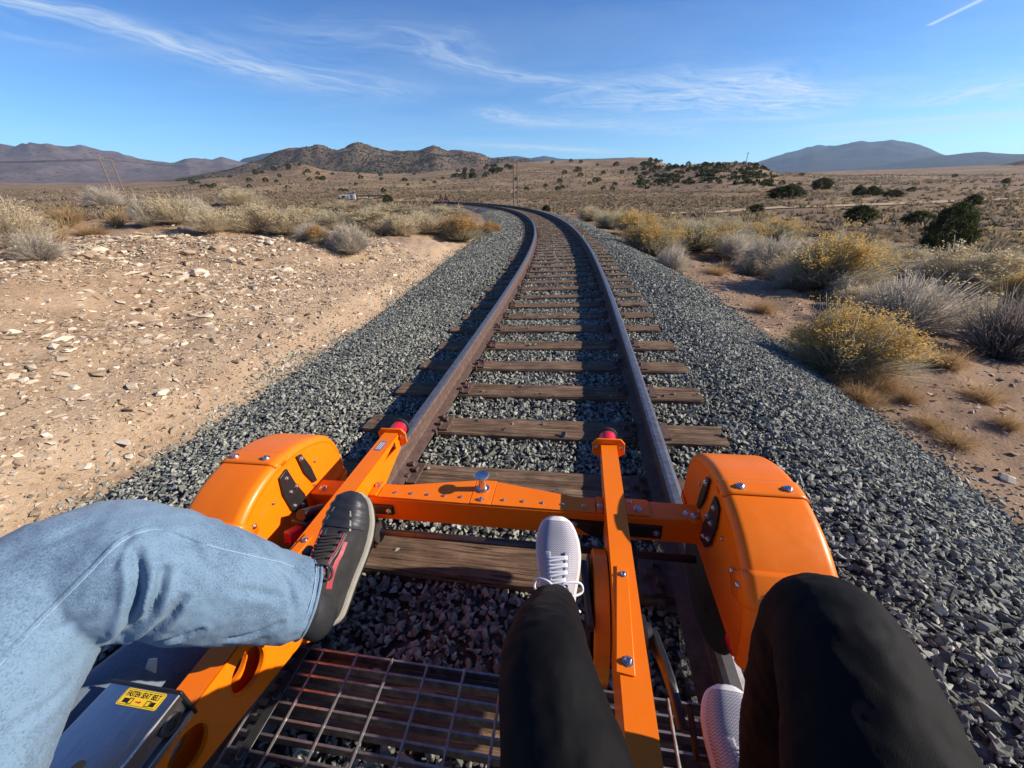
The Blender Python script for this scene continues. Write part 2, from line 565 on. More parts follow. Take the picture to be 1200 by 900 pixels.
def m_ballast_bed(t, b):
    co = gpos(t)
    vo = t.n('ShaderNodeTexVoronoi', {'Vector': co, 'Scale': 20.0, 'Randomness': 1.0})
    n = t.noise(co, 50, 4)
    colr = t.n('ShaderNodeSeparateColor', {'Color': vo.outputs['Color']}).outputs[0]
    c = t.ramp(colr, [(0.0, (0.025, 0.027, 0.028)), (0.5, (0.085, 0.09, 0.09)), (0.85, (0.18, 0.18, 0.17)), (1.0, (0.28, 0.26, 0.23))])
    d = t.ramp(vo.outputs['Distance'], [(0.25, 0.0), (0.65, 0.75)])
    c = t.mix(d, c, (0.012, 0.012, 0.012))
    setin(t, b, Base_Color=c, Roughness=0.9, Normal=bump(t, t.math('SUBTRACT', n, vo.outputs['Distance']), 0.9, 0.04))


bed_m = material('ballast_bed', m_ballast_bed)


def m_ground(t, b):
    co = gpos(t)
    z = t.n('ShaderNodeAttribute', attribute_name='zone').outputs['Color']
    zs = t.n('ShaderNodeSeparateColor', {'Color': z})
    big = t.noise(co, 0.35, 5, 0.6); mid = t.noise(co, 2.6, 6, 0.65); fine = t.noise(co, 26, 6, 0.72); grit = t.noise(co, 120, 4, 0.7)
    v = t.math('ADD', t.math('ADD', t.math('MULTIPLY', mid, 0.36), t.math('MULTIPLY', fine, 0.40)), t.math('MULTIPLY', grit, 0.26))
    dirt = t.ramp(v, [(0.34, (0.140, 0.086, 0.053)), (0.45, (0.290, 0.195, 0.122)), (0.57, (0.400, 0.285, 0.185)), (0.72, (0.57, 0.45, 0.32))])
    sand = t.ramp(v, [(0.34, (0.25, 0.165, 0.102)), (0.50, (0.42, 0.300, 0.195)), (0.70, (0.55, 0.425, 0.295))])
    c = t.mix(zs.outputs[0], dirt, sand)
    # far scrub plain: dry soil with many small grey brush clumps, and pale grass patches
    sp1 = t.n('ShaderNodeTexVoronoi', {'Vector': co, 'Scale': 0.42}).outputs['Distance']
    sp2 = t.n('ShaderNodeTexVoronoi', {'Vector': co, 'Scale': 0.10}).outputs['Distance']
    patch = t.noise(t.mapv(co, scale=(1, 0.45, 1)), 0.018, 6, 0.62)
    patch2 = t.noise(co, 0.006, 5, 0.6)
    soil = t.mix(t.ramp(patch, [(0.40, 0.0), (0.62, 1.0)]), (0.175, 0.115, 0.072), (0.33, 0.228, 0.122))
    soil = t.mix(t.ramp(patch2, [(0.45, 0.0), (0.70, 0.7)]), soil, (0.24, 0.145, 0.095))
    brush = t.math('MAXIMUM', t.ramp(sp1, [(0.22, 0.85), (0.50, 0.0)]), t.math('MULTIPLY', t.ramp(sp2, [(0.15, 0.8), (0.40, 0.0)]), t.ramp(patch2, [(0.4, 0.2), (0.6, 0.9)])))
    bc = t.mix(t.noise(co, 0.9, 3), (0.060, 0.048, 0.038), (0.16, 0.130, 0.095))
    plain = t.mix(t.math('MULTIPLY', brush, 0.8), soil, bc)
    c = t.mix(zs.outputs[1], c, plain)
    c = t.mix(t.math('MULTIPLY', zs.outputs[2], 0.8), c, t.mix(v, (0.115, 0.065, 0.042), (0.35, 0.225, 0.15)))
    setin(t, b, Base_Color=c, Roughness=0.95, Specular_IOR_Level=0.1)
    h = t.math('ADD', t.math('ADD', t.math('MULTIPLY', mid, 0.5), t.math('MULTIPLY', fine, 0.35)), t.math('MULTIPLY', grit, 0.12))
    setin(t, b, Normal=bump(t, h, 0.85, 0.06))


ground_m = material('desert_ground', m_ground)


def m_hill(name, soilA, soilB, treeC, tscale, tfac, rockC=(0.16, 0.10, 0.075)):
    def f(t, b):
        co = gpos(t)
        n = t.noise(co, 0.006, 7, 0.65); n2 = t.noise(co, 0.03, 6, 0.7)
        soil = t.mix(t.ramp(n, [(0.38, 0.0), (0.62, 1.0)]), soilA, soilB)
        soil = t.mix(t.ramp(n2, [(0.55, 0.0), (0.75, 0.8)]), soil, rockC)
        vo = t.n('ShaderNodeTexVoronoi', {'Vector': co, 'Scale': tscale}).outputs['Distance']
        tr = t.math('MULTIPLY', t.ramp(vo, [(0.28, 1.0), (0.42, 0.0)]), t.ramp(t.noise(co, 0.012, 5, 0.6), [(0.5 - tfac * 0.3, 0.0), (0.62 - tfac * 0.3, 1.0)]))
        c = t.mix(tr, soil, treeC)
        setin(t, b, Base_Color=c, Roughness=1.0, Specular_IOR_Level=0.05, Normal=bump(t, n2, 0.7, 8.0))
    return material(name, f)


hill_m = m_hill('juniper_hill', (0.110, 0.078, 0.060), (0.165, 0.118, 0.086), (0.040, 0.046, 0.028), 0.10, 0.8)
mtn_m = m_hill('bare_mountain', (0.105, 0.080, 0.078), (0.165, 0.130, 0.118), (0.06, 0.058, 0.045), 0.02, 0.3, (0.070, 0.052, 0.052))
mtn2_m = m_hill('wooded_mountain', (0.030, 0.036, 0.036), (0.050, 0.052, 0.046), (0.018, 0.023, 0.022), 0.02, 0.8, (0.034, 0.036, 0.036))


def m_plant(name, ca, cb, rough=0.9, thin=0.35):
    def f(t, b):
        oi = t.n('ShaderNodeObjectInfo').outputs['Random']
        at = t.n('ShaderNodeAttribute', attribute_name='tint').outputs['Fac']
        v = t.math('ADD', t.math('MULTIPLY', at, 0.75), t.math('MULTIPLY', oi, 0.25))
        c = t.mix(v, ca, cb)
        setin(t, b, Base_Color=c, Roughness=rough, Specular_IOR_Level=0.15)
        tr = t.n('ShaderNodeBsdfTranslucent', {'Color': c})
        mx = t.n('ShaderNodeMixShader', {0: thin, 1: b.outputs[0], 2: tr.outputs[0]})
        out = [n for n in t.t.nodes if n.type == 'OUTPUT_MATERIAL'][0]
        t.link(mx.outputs[0], out.inputs[0])
    return material(name, f)


stem_grey = m_plant('grey_twig', (0.32, 0.275, 0.215), (0.70, 0.63, 0.53))
stem_pale = m_plant('pale_straw_twig', (0.36, 0.29, 0.195), (0.72, 0.61, 0.435))
stem_green = m_plant('sage_green_twig', (0.28, 0.25, 0.165), (0.64, 0.56, 0.39))
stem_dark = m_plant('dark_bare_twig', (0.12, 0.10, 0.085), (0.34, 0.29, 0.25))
flower_y = m_plant('dry_yellow_flower', (0.48, 0.30, 0.075), (0.82, 0.58, 0.20))
flower_p = m_plant('faded_straw_flower', (0.50, 0.40, 0.23), (0.76, 0.64, 0.41))
flower_o = m_plant('rusty_dry_flower', (0.36, 0.19, 0.055), (0.60, 0.36, 0.12))
grass_o = m_plant('dry_orange_grass', (0.33, 0.20, 0.095), (0.60, 0.42, 0.22))
leaf_j = m_plant('juniper_leaf', (0.026, 0.036, 0.014), (0.095, 0.108, 0.046))
bark = m_plant('juniper_bark', (0.07, 0.05, 0.04), (0.12, 0.09, 0.07))
scrub_a = m_plant('scrub_grey', (0.13, 0.10, 0.070), (0.33, 0.265, 0.18))
scrub_b = m_plant('scrub_straw', (0.26, 0.185, 0.095), (0.50, 0.38, 0.21))
polewood = simple('pole_timber', (0.16, 0.115, 0.085), 0.85, 0, 0.3, 6)
white_p = simple('white_paint', (0.72, 0.72, 0.71), 0.5, 0, 0.08, 4)
glass_d = simple('dark_glass', (0.02, 0.025, 0.03), 0.08, 0, 0.1, 4)
cloth_d = simple('dark_jacket', (0.06, 0.012, 0.012), 0.8, 0, 0.3, 10)
skin_m = simple('skin', (0.45, 0.27, 0.20), 0.6, 0, 0.1, 20)
hair_m = simple('dark_hair', (0.02, 0.015, 0.012), 0.6, 0, 0.2, 60)
wire_m = simple('power_wire', (0.05, 0.05, 0.055), 0.5, 0.5, 0.2, 3)
sticker_y = simple('yellow_sticker', (0.86, 0.56, 0.02), 0.35, 0, 0.05, 20)
sticker_k = simple('black_print', (0.012, 0.012, 0.010), 0.4, 0, 0.1, 20)
sticker_r = simple('red_print', (0.62, 0.03, 0.02), 0.4, 0, 0.1, 20)
sticker_b = simple('blue_print', (0.05, 0.10, 0.22), 0.4, 0, 0.1, 20)
sticker_w = simple('white_print', (0.75, 0.75, 0.73), 0.4, 0, 0.05, 20)

# ----------------------------------------------------------------- track geometry and terrain heights
SLOPE = 0.0352                                   # superelevation of the curve: right rail higher
SE = math.atan(SLOPE)
X0, TH0 = -0.237, -0.16909
DS = 0.05
S_ = np.arange(-8, 118, DS)
_k = 0.0017030 + 0.00077124 * np.clip(S_, 0, 9.22)
TH_ = np.concatenate([[0], np.cumsum((_k[1:] + _k[:-1]) / 2 * DS)])
_i0 = int(np.argmin(abs(S_)))
TH_ = TH_ - TH_[_i0] + TH0
TX_ = np.concatenate([[0], np.cumsum(-np.sin((TH_[1:] + TH_[:-1]) / 2) * DS)])
TY_ = np.concatenate([[0], np.cumsum(np.cos((TH_[1:] + TH_[:-1]) / 2) * DS)])
TX_ += X0 - TX_[_i0]; TY_ -= TY_[_i0]


def tpt(s, o=0.0):
    """track coordinates -> world x, y, heading (arrays)"""
    th = np.interp(s, S_, TH_)
    return np.interp(s, S_, TX_) + np.cos(th) * o, np.interp(s, S_, TY_) + np.sin(th) * o, th


def track_so(X, Y):
    X = np.asarray(X, float).ravel(); Y = np.asarray(Y, float).ravel()
    s = np.full(X.shape, 999.0); o = np.full(X.shape, 999.0)
    st = 8
    cx, cy, ct, cs = TX_[::st], TY_[::st], TH_[::st], S_[::st]
    near = np.nonzero(np.hypot(X, Y) < 190)[0]
    for c in range(0, len(near), 20000):
        id_ = near[c:c + 20000]
        d = (X[id_, None] - cx) ** 2 + (Y[id_, None] - cy) ** 2
        i = d.argmin(1)
        dx, dy = X[id_] - cx[i], Y[id_] - cy[i]
        a = -dx * np.sin(ct[i]) + dy * np.cos(ct[i])
        s[id_] = cs[i] + a
        o[id_] = dx * np.cos(ct[i]) + dy * np.sin(ct[i])
    return s, o


def smooth(a, b, x):
    t = np.clip((x - a) / (b - a), 0, 1)
    return t * t * (3 - 2 * t)


def vnoise(x, y, seed=0):
    xi = np.floor(x).astype(np.int64); yi = np.floor(y).astype(np.int64)
    fx = x - xi; fy = y - yi
    fx = fx * fx * (3 - 2 * fx); fy = fy * fy * (3 - 2 * fy)
    def h(a, b):
        n = (a * 374761393 + b * 668265263 + seed * 1442695041) & 0xffffffff
        n = ((n ^ (n >> 13)) * 1274126177) & 0xffffffff
        return ((n ^ (n >> 16)) & 0xffff) / 65535.0
    return (h(xi, yi) * (1 - fx) + h(xi + 1, yi) * fx) * (1 - fy) + (h(xi, yi + 1) * (1 - fx) + h(xi + 1, yi + 1) * fx) * fy - 0.5


def fbm(x, y, sc, oct_=4, seed=0):
    r = 0; a = 1.0
    for k in range(oct_):
        r = r + a * vnoise(x * sc, y * sc, seed + k); a *= 0.5; sc *= 2.03
    return r


# elevation angle (degrees, seen from eye height over the track) of the open plain, by azimuth and distance
D_K = [25, 45, 70, 100, 200, 400, 700, 1000, 1600, 4000, 15000]
EL_T = {
    -180: [-6, -3.4, -2.2, -1.5, -.7, -.2, .1, .3, .5, .8, .8],
    -60: [-5.5, -3.6, -2.0, -1.0, 0.0, .6, 1.0, 1.2, 1.4, 1.5, 1.2],
    -45: [-5.5, -3.6, -2.0, -0.9, 0.1, .7, 1.0, 1.2, 1.4, 1.5, 1.2],
    -38: [-5.5, -3.5, -1.9, -0.8, 0.2, .8, 1.2, 1.4, 1.6, 1.6, 1.2],
    -33: [-5.2, -3.3, -1.8, -0.7, 0.4, 1.1, 1.8, 2.0, 1.9, 1.7, 1.2],
    -29: [-5.0, -3.1, -1.7, -0.7, 0.5, 1.5, 2.7, 2.6, 2.0, 1.8, 1.2],
    -25: [-4.8, -2.9, -1.6, -0.6, 0.6, 1.7, 3.4, 3.0, 2.2, 1.8, 1.2],
    -21: [-4.5, -2.7, -1.5, -0.6, 0.6, 1.5, 2.5, 2.6, 2.3, 1.8, 1.2],
    -14: [-4.2, -2.5, -1.5, -0.8, 0.5, 1.3, 1.9, 2.2, 2.4, 1.8, 1.2],
    -6: [-4.0, -2.4, -1.5, -0.9, 0.4, 1.4, 2.3, 2.8, 2.6, 1.8, 1.2],
    -2: [-4.0, -2.4, -1.6, -1.0, 0.4, 1.6, 2.9, 3.3, 2.6, 1.8, 1.2],
    4: [-4.2, -2.6, -1.8, -1.1, 0.3, 1.7, 2.9, 3.55, 2.7, 1.8, 1.2],
    11: [-4.6, -2.9, -2.0, -1.2, 0.2, 1.6, 2.8, 3.5, 2.7, 1.7, 1.2],
    17.5: [-5.0, -3.2, -2.1, -1.3, 0.2, 1.6, 3.0, 3.55, 2.6, 1.6, 1.2],
    21: [-5.2, -3.3, -2.2, -1.4, 0.3, 2.4, 2.4, 2.4, 2.2, 1.5, 1.2],
    25: [-5.3, -3.4, -2.2, -1.4, 0.4, 2.75, 2.2, 1.8, 1.6, 1.4, 1.2],
    29: [-5.4, -3.4, -2.2, -1.4, 0.3, 2.6, 1.9, 1.5, 1.4, 1.4, 1.2],
    32: [-5.5, -3.5, -2.2, -1.4, 0.0, 1.3, 1.4, 1.4, 1.4, 1.4, 1.2],
    38: [-5.6, -3.5, -2.3, -1.4, -0.1, .6, 1.0, 1.2, 1.3, 1.4, 1.2],
    48: [-5.8, -3.6, -2.4, -1.5, -0.2, .4, .7, 1.0, 1.4, 1.3, 1.2],
    54: [-5.8, -3.6, -2.4, -1.5, -0.2, .4, .7, 1.2, 1.8, 1.3, 1.2],
    180: [-6, -3.4, -2.2, -1.5, -.7, -.2, .1, .3, .5, .8, .8],
}
AZ_K = sorted(EL_T)
EL_A = np.array([EL_T[a] for a in AZ_K])


def far_z(X, Y):
    d = np.maximum(np.hypot(X, Y), 0.5); az = np.degrees(np.arctan2(X, Y))
    ia = np.clip(np.searchsorted(AZ_K, az) - 1, 0, len(AZ_K) - 2)
    a0 = np.array(AZ_K)[ia]; a1 = np.array(AZ_K)[ia + 1]
    fa = smooth(0, 1, (az - a0) / (a1 - a0))
    ld = np.log(np.clip(d, D_K[0], D_K[-1])); lk = np.log(D_K)
    idd = np.clip(np.searchsorted(lk, ld) - 1, 0, len(D_K) - 2)
    fd = (ld - lk[idd]) / (lk[idd + 1] - lk[idd])
    def e(i, j): return EL_A[i, j]
    el = (e(ia, idd) * (1 - fd) + e(ia, idd + 1) * fd) * (1 - fa) + (e(ia + 1, idd) * (1 - fd) + e(ia + 1, idd + 1) * fd) * fa
    return CAM_Z + np.clip(d, D_K[0], None) * np.tan(np.radians(el))


O_K = np.array([-40, -20, -12, -9, -7.4, -6, -5, -4.1, -3.3, -3.0, -2.5, 2.7, 3.15, 4.5, 7, 12, 20, 40.])


def bank_h(s): return 0.14 + 0.88 * (1 - smooth(8.5, 17, s))


def shiftl(s): return 0.5 * smooth(3, 14, s)


def corridor_z(s, o):
    hb = bank_h(s)
    oo = np.where(o < 0, np.minimum(o + shiftl(s), 0), o)
    V = [-.8 + 0 * hb, .3 * hb, 1.0 * hb, 1.0 * hb, .93 * hb, .66 * hb, .38 * hb, .10 * hb, -.20 + .10 * hb, -.30 + 0 * hb, -.46 + 0 * hb,
         -.62 + 0 * hb, -.50 + 0 * hb, -.56 + 0 * hb, -.72 + 0 * hb, -.92 + 0 * hb, -1.1 + 0 * hb, -1.2 + 0 * hb]
    V = np.stack(V, -1)
    j = np.clip(np.searchsorted(O_K, oo) - 1, 0, len(O_K) - 2)
    f = np.clip((oo - O_K[j]) / (O_K[j + 1] - O_K[j]), 0, 1)
    r = np.arange(len(oo))
    return V[r, j] * (1 - f) + V[r, j + 1] * f


def ground_z(X, Y, rough=True):
    X = np.asarray(X, float).ravel(); Y = np.asarray(Y, float).ravel()
    s, o = track_so(X, Y)
    zf = far_z(X, Y)
    d = np.hypot(X, Y)
    if rough:
        zf = zf + fbm(X, Y, 1 / 40.0, 4, 3) * np.clip(d / 120.0, 0.15, 2.2)
    inn = (o < 900) & (s > -9) & (s < 119)
    zc = np.zeros_like(zf)
    if inn.any():
        zc[inn] = corridor_z(s[inn], o[inn])
        if rough:
            amp = smooth(2.9, 4.5, abs(o[inn]))
            zc[inn] += amp * (fbm(X[inn], Y[inn], 0.45, 4, 11) * 0.27 + fbm(X[inn], Y[inn], 2.6, 3, 21) * 0.085) + 0.02 * fbm(X[inn], Y[inn], 3.0, 2, 31)
    w = np.where(inn, 1 - smooth(13, 32, abs(o)), 0.0)
    return zc * w + zf * (1 - w)


BO_K = np.array([-3.6, -3.2, -2.85, -2.1, -1.6, -1.2, 1.2, 1.65, 2.1, 3.1, 3.4, 3.8])
BZ_K = np.array([-.70, -.46, -.31, -.08, -.035, -.035, -.035, -.03, -.10, -.49, -.62, -.80])


def ballast_z(s, o):
    oo = np.where(o < 0, np.minimum(o + shiftl(s) * smooth(1.5, 2.8, -o), 0), o)
    z = np.interp(oo, BO_K, BZ_K) + SLOPE * np.clip(o, -1.6, 1.6) * np.where(abs(o) > 1.6, np.clip((3.4 - abs(o)) / 1.8, 0, 1), 1)
    return z


# ground sheet: rings that widen with distance, out past the mountains
r_k = 0.3 * (16000 / 0.3) ** (np.arange(430) / 429.0)
az_k = np.radians(np.concatenate([np.linspace(-180, -64, 60, endpoint=False), np.linspace(-64, 64, 660, endpoint=False), np.linspace(64, 180, 60, endpoint=False)]))
RR, AA = np.meshgrid(r_k, az_k, indexing='ij')
GX, GY = (RR * np.sin(AA)).ravel(), (RR * np.cos(AA)).ravel()
GZ = ground_z(GX, GY)
nr, na = RR.shape
ii, jj = np.meshgrid(np.arange(nr - 1), np.arange(na), indexing='ij')
j2 = (jj + 1) % na
GF = np.stack([ii * na + jj, ii * na + j2, (ii + 1) * na + j2, (ii + 1) * na + jj], -1).reshape(-1, 4)[:, ::-1]
gs, go = track_so(GX, GY)
gd = np.hypot(GX, GY)
sandf = np.exp(-((go + 3.6 + shiftl(gs) + 0.25 * fbm(GX, GY, .8, 2, 5)) / 0.75) ** 2) * (gs < 60)
plainf = np.maximum(smooth(14, 34, gd), smooth(10, 22, abs(go) * (go < 900)))
azd = np.degrees(np.arctan2(GX, GY))
redf = np.exp(-((azd + 24) / 7) ** 2 - ((gd - 130) / 60) ** 2)
redf = np.maximum(redf, 0.80 * smooth(2.9, 3.6, go) * (1 - smooth(8, 16, go)) * (gs < 60) * (go < 900))
redf = np.maximum(redf, 0.35 * smooth(5.2, 6.6, -go - shiftl(gs)) * (1 - smooth(9, 14, -go)) * (gs < 16))
ground = obj('ground', mesh_np('ground', np.stack([GX, GY, GZ], 1), GF, [ground_m], smooth=True,
             attrs={'zone': ('POINT', np.stack([np.clip(sandf, 0, 1), plainf, np.clip(redf, 0, 1)], 1))}))
tag(ground, kind='structure')


# ----------------------------------------------------------------- hills and mountains
def ridge(name, pts, d0, d1, d2, mat, n_az, amp, sc, seed, base=1.3, rows=46):
    a = np.linspace(pts[0][0], pts[-1][0], n_az)
    el = np.interp(a, [p[0] for p in pts], [p[1] for p in pts])
    t = np.linspace(0, 1.6, rows)
    A, T = np.meshgrid(a, t, indexing='ij'); E = np.repeat(el[:, None], rows, 1)
    D = np.where(T <= 1, d0 + (d1 - d0) * T, d1 + (d2 - d1) * (T - 1) / 0.6)
    X, Y = D * np.sin(np.radians(A)), D * np.cos(np.radians(A))
    zb = CAM_Z + D * math.tan(R(base)) - 15
    zc = CAM_Z + d1 * np.tan(np.radians(E))
    zb1 = CAM_Z + d1 * math.tan(R(base)) - 15
    sh = np.where(T <= 1, T ** 1.25, 1 - ((T - 1) / 0.6) ** 1.5 * 0.8)
    z = zb + np.maximum(zc - zb1, 0) * sh
    xf, yf = X.ravel(), Y.ravel()
    rg = 1 - 2 * abs(fbm(xf, yf, sc, 5, seed)).reshape(X.shape)
    rg2 = fbm(xf, yf, sc * 3.1, 4, seed + 9).reshape(X.shape)
    env = np.clip(sh, 0, 1) * (0.35 + 0.65 * np.sin(np.clip(T, 0, 1) * math.pi) ** 0.7)
    z = z + env * np.clip(zc - zb1, 0, None) * amp * ((rg - 0.55) + 0.5 * rg2)
    V = np.stack([X, Y, z], -1).reshape(-1, 3)
    i, j = np.meshgrid(np.arange(n_az - 1), np.arange(rows - 1), indexing='ij')
    F = np.stack([i * rows + j, (i + 1) * rows + j, (i + 1) * rows + j + 1, i * rows + j + 1], -1).reshape(-1, 4)
    o = obj(name, mesh_np(name, V, F, [mat], smooth=True))
    tag(o, kind='structure')
    return o


ridge('mountain', [(-66, 1.5), (-60, 3.4), (-54, 4.0), (-50, 4.1), (-47.9, 4.32), (-45.2, 4.72), (-43.3, 4.45), (-41.8, 4.0), (-40, 3.75), (-38.5, 3.55), (-36.6, 3.65), (-35.6, 3.92), (-34.6, 3.62),
                  (-33.4, 3.6), (-32.4, 3.8), (-30, 3.4), (-26, 2.4), (-20, 1.4)], 4200, 7600, 10500, mtn_m, 300, 0.55, 1 / 1500.0, 41)
ridge('mountain', [(-34, 1.5), (-30.5, 3.9), (-28.5, 4.36), (-26.5, 4.45), (-24, 4.0), (-18, 3.5), (-8, 3.7), (-3, 3.9), (1, 4.0), (3, 3.75), (4.6, 4.05), (6.5, 3.75), (10, 3.65), (16, 3.5), (22, 1.4)], 6000, 9000, 12000, mtn2_m, 220, 0.3, 1 / 1800.0, 47)
hills = ridge('hills', [(-41, 1.3), (-37, 1.9), (-33.5, 2.7), (-31, 3.3), (-28.8, 3.7), (-26.5, 4.55), (-24.5, 4.85), (-22.6, 5.15), (-20.5, 5.05), (-18.4, 5.38), (-16.5, 5.0), (-14.6, 4.62), (-12.6, 4.55),
                        (-11, 4.5), (-9.3, 4.95), (-7.6, 4.6), (-5.6, 4.55), (-3, 4.25), (-1, 4.0), (1.5, 3.9), (4, 3.3), (9, 2.0)], 1250, 2300, 3000, hill_m, 320, 0.62, 1 / 420.0, 53, base=1.9)
ridge('mountain', [(24, 1.3), (27, 1.7), (30.0, 2.72), (32.5, 3.3), (34.4, 3.75), (36, 3.62), (38, 3.72), (40, 3.66), (41.4, 3.45), (42.6, 3.2), (43.4, 2.9), (45, 2.2), (50, 1.6), (58, 1.5)], 6500, 11000, 14000, mtn2_m, 260, 0.55, 1 / 1400.0, 61)
ridge('mountain', [(36, 1.3), (39, 1.75), (42, 2.2), (44.4, 2.5), (46.4, 2.48), (48.5, 2.1), (51, 1.95), (56, 1.8), (66, 1.4)], 5200, 8200, 10000, mtn2_m, 200, 0.5, 1 / 1200.0, 67)
ridge('hills', [(46, 1.0), (47.5, 1.15), (49.2, 1.7), (51, 1.95), (55, 2.2), (62, 1.4)], 1000, 1500, 1900, hill_m, 90, 0.4, 1 / 250.0, 71, base=0.9)

# ----------------------------------------------------------------- ballast bed
bs = np.arange(-4, 114, 0.14); bo = np.linspace(-3.9, 3.7, 56)
BS, BO = np.meshgrid(bs, bo, indexing='ij')
BX, BY, _ = tpt(BS.ravel(), BO.ravel())
BZ = ballast_z(BS.ravel(), BO.ravel()) + fbm(BX, BY, 6.0, 2, 77) * 0.03 - 0.012
i, j = np.meshgrid(np.arange(len(bs) - 1), np.arange(len(bo) - 1), indexing='ij'); nb = len(bo)
bed = obj('ballast_bed', mesh_np('ballast_bed', np.stack([BX, BY, BZ], 1), np.stack([i * nb + j, i * nb + j + 1, (i + 1) * nb + j + 1, (i + 1) * nb + j], -1).reshape(-1, 4), [bed_m], smooth=True))
tag(bed, kind='structure')

# stone shapes
def stone_proto(seed, npts, flat, ang=1.0):
    rr = random.Random(seed)
    bm = bmesh.new()
    for _ in range(npts):
        v = Vector((rr.gauss(0, 1), rr.gauss(0, 1), rr.gauss(0, 1))).normalized()
        k = 0.5 * rr.uniform(0.82, 1.08)
        bm.verts.new((v.x * k, v.y * k * rr.uniform(0.7, 0.8), v.z * k * flat))
    res = bmesh.ops.convex_hull(bm, input=bm.verts)
    bmesh.ops.delete(bm, geom=[v for v in bm.verts if not v.link_faces], context='VERTS')
    bmesh.ops.recalc_face_normals(bm, faces=bm.faces)
    bm.verts.index_update()
    V = np.array([v.co[:] for v in bm.verts]); F = np.array([[l.vert.index for l in f.loops] for f in bm.faces])
    bm.free()
    return V, F


P_BAL = [stone_proto(100 + i, 9, 0.62) for i in range(18)]
P_BAL_LO = [stone_proto(200 + i, 7, 0.65) for i in range(10)]
P_ROCK = [stone_proto(300 + i, 13, 0.52) for i in range(12)]
P_ROCK_HI = [stone_proto(400 + i, 26, 0.56) for i in range(12)]


def rotmats(n, tilt=None):
    if tilt is None:
        q = rng.normal(size=(n, 4)); q /= np.linalg.norm(q, axis=1)[:, None]
    else:
        a = rng.uniform(0, 2 * np.pi, n); qz = np.stack([np.cos(a / 2), 0 * a, 0 * a, np.sin(a / 2)], 1)
        b = rng.normal(0, tilt, n); c = rng.uniform(0, 2 * np.pi, n)
        qt = np.stack([np.cos(b / 2), np.sin(b / 2) * np.cos(c), np.sin(b / 2) * np.sin(c), 0 * b], 1)
        w1, x1, y1, z1 = qt.T; w2, x2, y2, z2 = qz.T
        q = np.stack([w1 * w2 - x1 * x2 - y1 * y2 - z1 * z2, w1 * x2 + x1 * w2 + y1 * z2 - z1 * y2, w1 * y2 - x1 * z2 + y1 * w2 + z1 * x2, w1 * z2 + x1 * y2 - y1 * x2 + z1 * w2], 1)
    w, x, y, z = q.T
    return np.stack([1 - 2 * (y * y + z * z), 2 * (x * y - z * w), 2 * (x * z + y * w), 2 * (x * y + z * w), 1 - 2 * (x * x + z * z), 2 * (y * z - x * w), 2 * (x * z - y * w), 2 * (y * z + x * w), 1 - 2 * (x * x + y * y)], 1).reshape(n, 3, 3)


def scatter(name, protos, pos, size, rot, tint, mat, parent=None):
    """one mesh of many small stones; size (n,) or (n,3)"""
    n = len(pos); size = np.asarray(size); size = size[:, None].repeat(3, 1) if size.ndim == 1 else size
    which = rng.integers(0, len(protos), n)
    Vs, Fs, Ts = [], [], []; base = 0
    for k, (V, F) in enumerate(protos):
        id_ = np.nonzero(which == k)[0]
        if not len(id_): continue
        P = (V[None] * size[id_][:, None, :])
        P = np.einsum('nij,nvj->nvi', rot[id_], P) + pos[id_][:, None, :]
        Vs.append(P.reshape(-1, 3))
        Fs.append((F[None] + (base + np.arange(len(id_)) * len(V))[:, None, None]).reshape(-1, F.shape[1]))
        Ts.append(np.repeat(tint[id_], len(F)))
        base += len(id_) * len(V)
    o = obj(name, mesh_np(name, np.concatenate(Vs), np.concatenate(Fs), [mat], attrs={'tint': ('FACE', np.concatenate(Ts))}), parent)
    tag(o, kind='stuff')
    return o


TIE_P, TIE_0 = 0.555, 1.225
N_TIES = 150
tie_s = TIE_0 + TIE_P * np.arange(-4, N_TIES - 4)
tie_s = tie_s + rng.normal(0, 0.012, len(tie_s))


def on_tie(s, o, half=0.112):
    k = np.clip(np.round((s - TIE_0) / TIE_P).astype(int) + 4, 0, N_TIES - 1)
    return (abs(s - tie_s[k]) < half) & (abs(o) < 1.27)


def sow(s0, s1, n, o0=-3.6, o1=3.5):
    s = rng.uniform(s0, s1, n); o = rng.uniform(o0, o1, n)
    oe = np.where(o < 0, o + shiftl(s), o)
    edge = 0.30 * vnoise(s * 1.3, o * 1.3, 5) + 0.2 * vnoise(s * 4, o * 4, 6)
    keep = (oe > -2.88 + edge - rng.exponential(0.10, n)) & (oe < 3.12 + edge + rng.exponential(0.10, n))
    t = on_tie(s, o)
    keep &= ~t | (rng.random(n) < 0.012)
    keep &= ~((abs(abs(o) - 0.7525) < 0.055))
    s, o, t = s[keep], o[keep], t[keep]
    x, y, _ = tpt(s, o)
    z = np.maximum(ballast_z(s, o), np.where(abs(o) > 2.5, ground_z(x, y), -9))
    z = np.where(t, SLOPE * o + 0.004, z)
    return s, o, x, y, z, t


def sized(n, mean, sd, lo, hi): return np.clip(np.exp(rng.normal(math.log(mean), sd, n)), lo, hi)


def stretch(n, sz):
    a = rng.uniform(0.8, 1.35, n); b = rng.uniform(0.75, 1.1, n)
    return np.stack([sz * a, sz * b, sz * rng.uniform(0.7, 1.2, n)], 1)


tintn = lambda n: np.clip(rng.beta(2.0, 2.6, n), 0, 1)
s, o, x, y, z, t = sow(0.2, 6.2, 112000)
near_d = np.hypot(x, y)
sz = sized(len(s), 0.0315, 0.32, 0.014, 0.062)
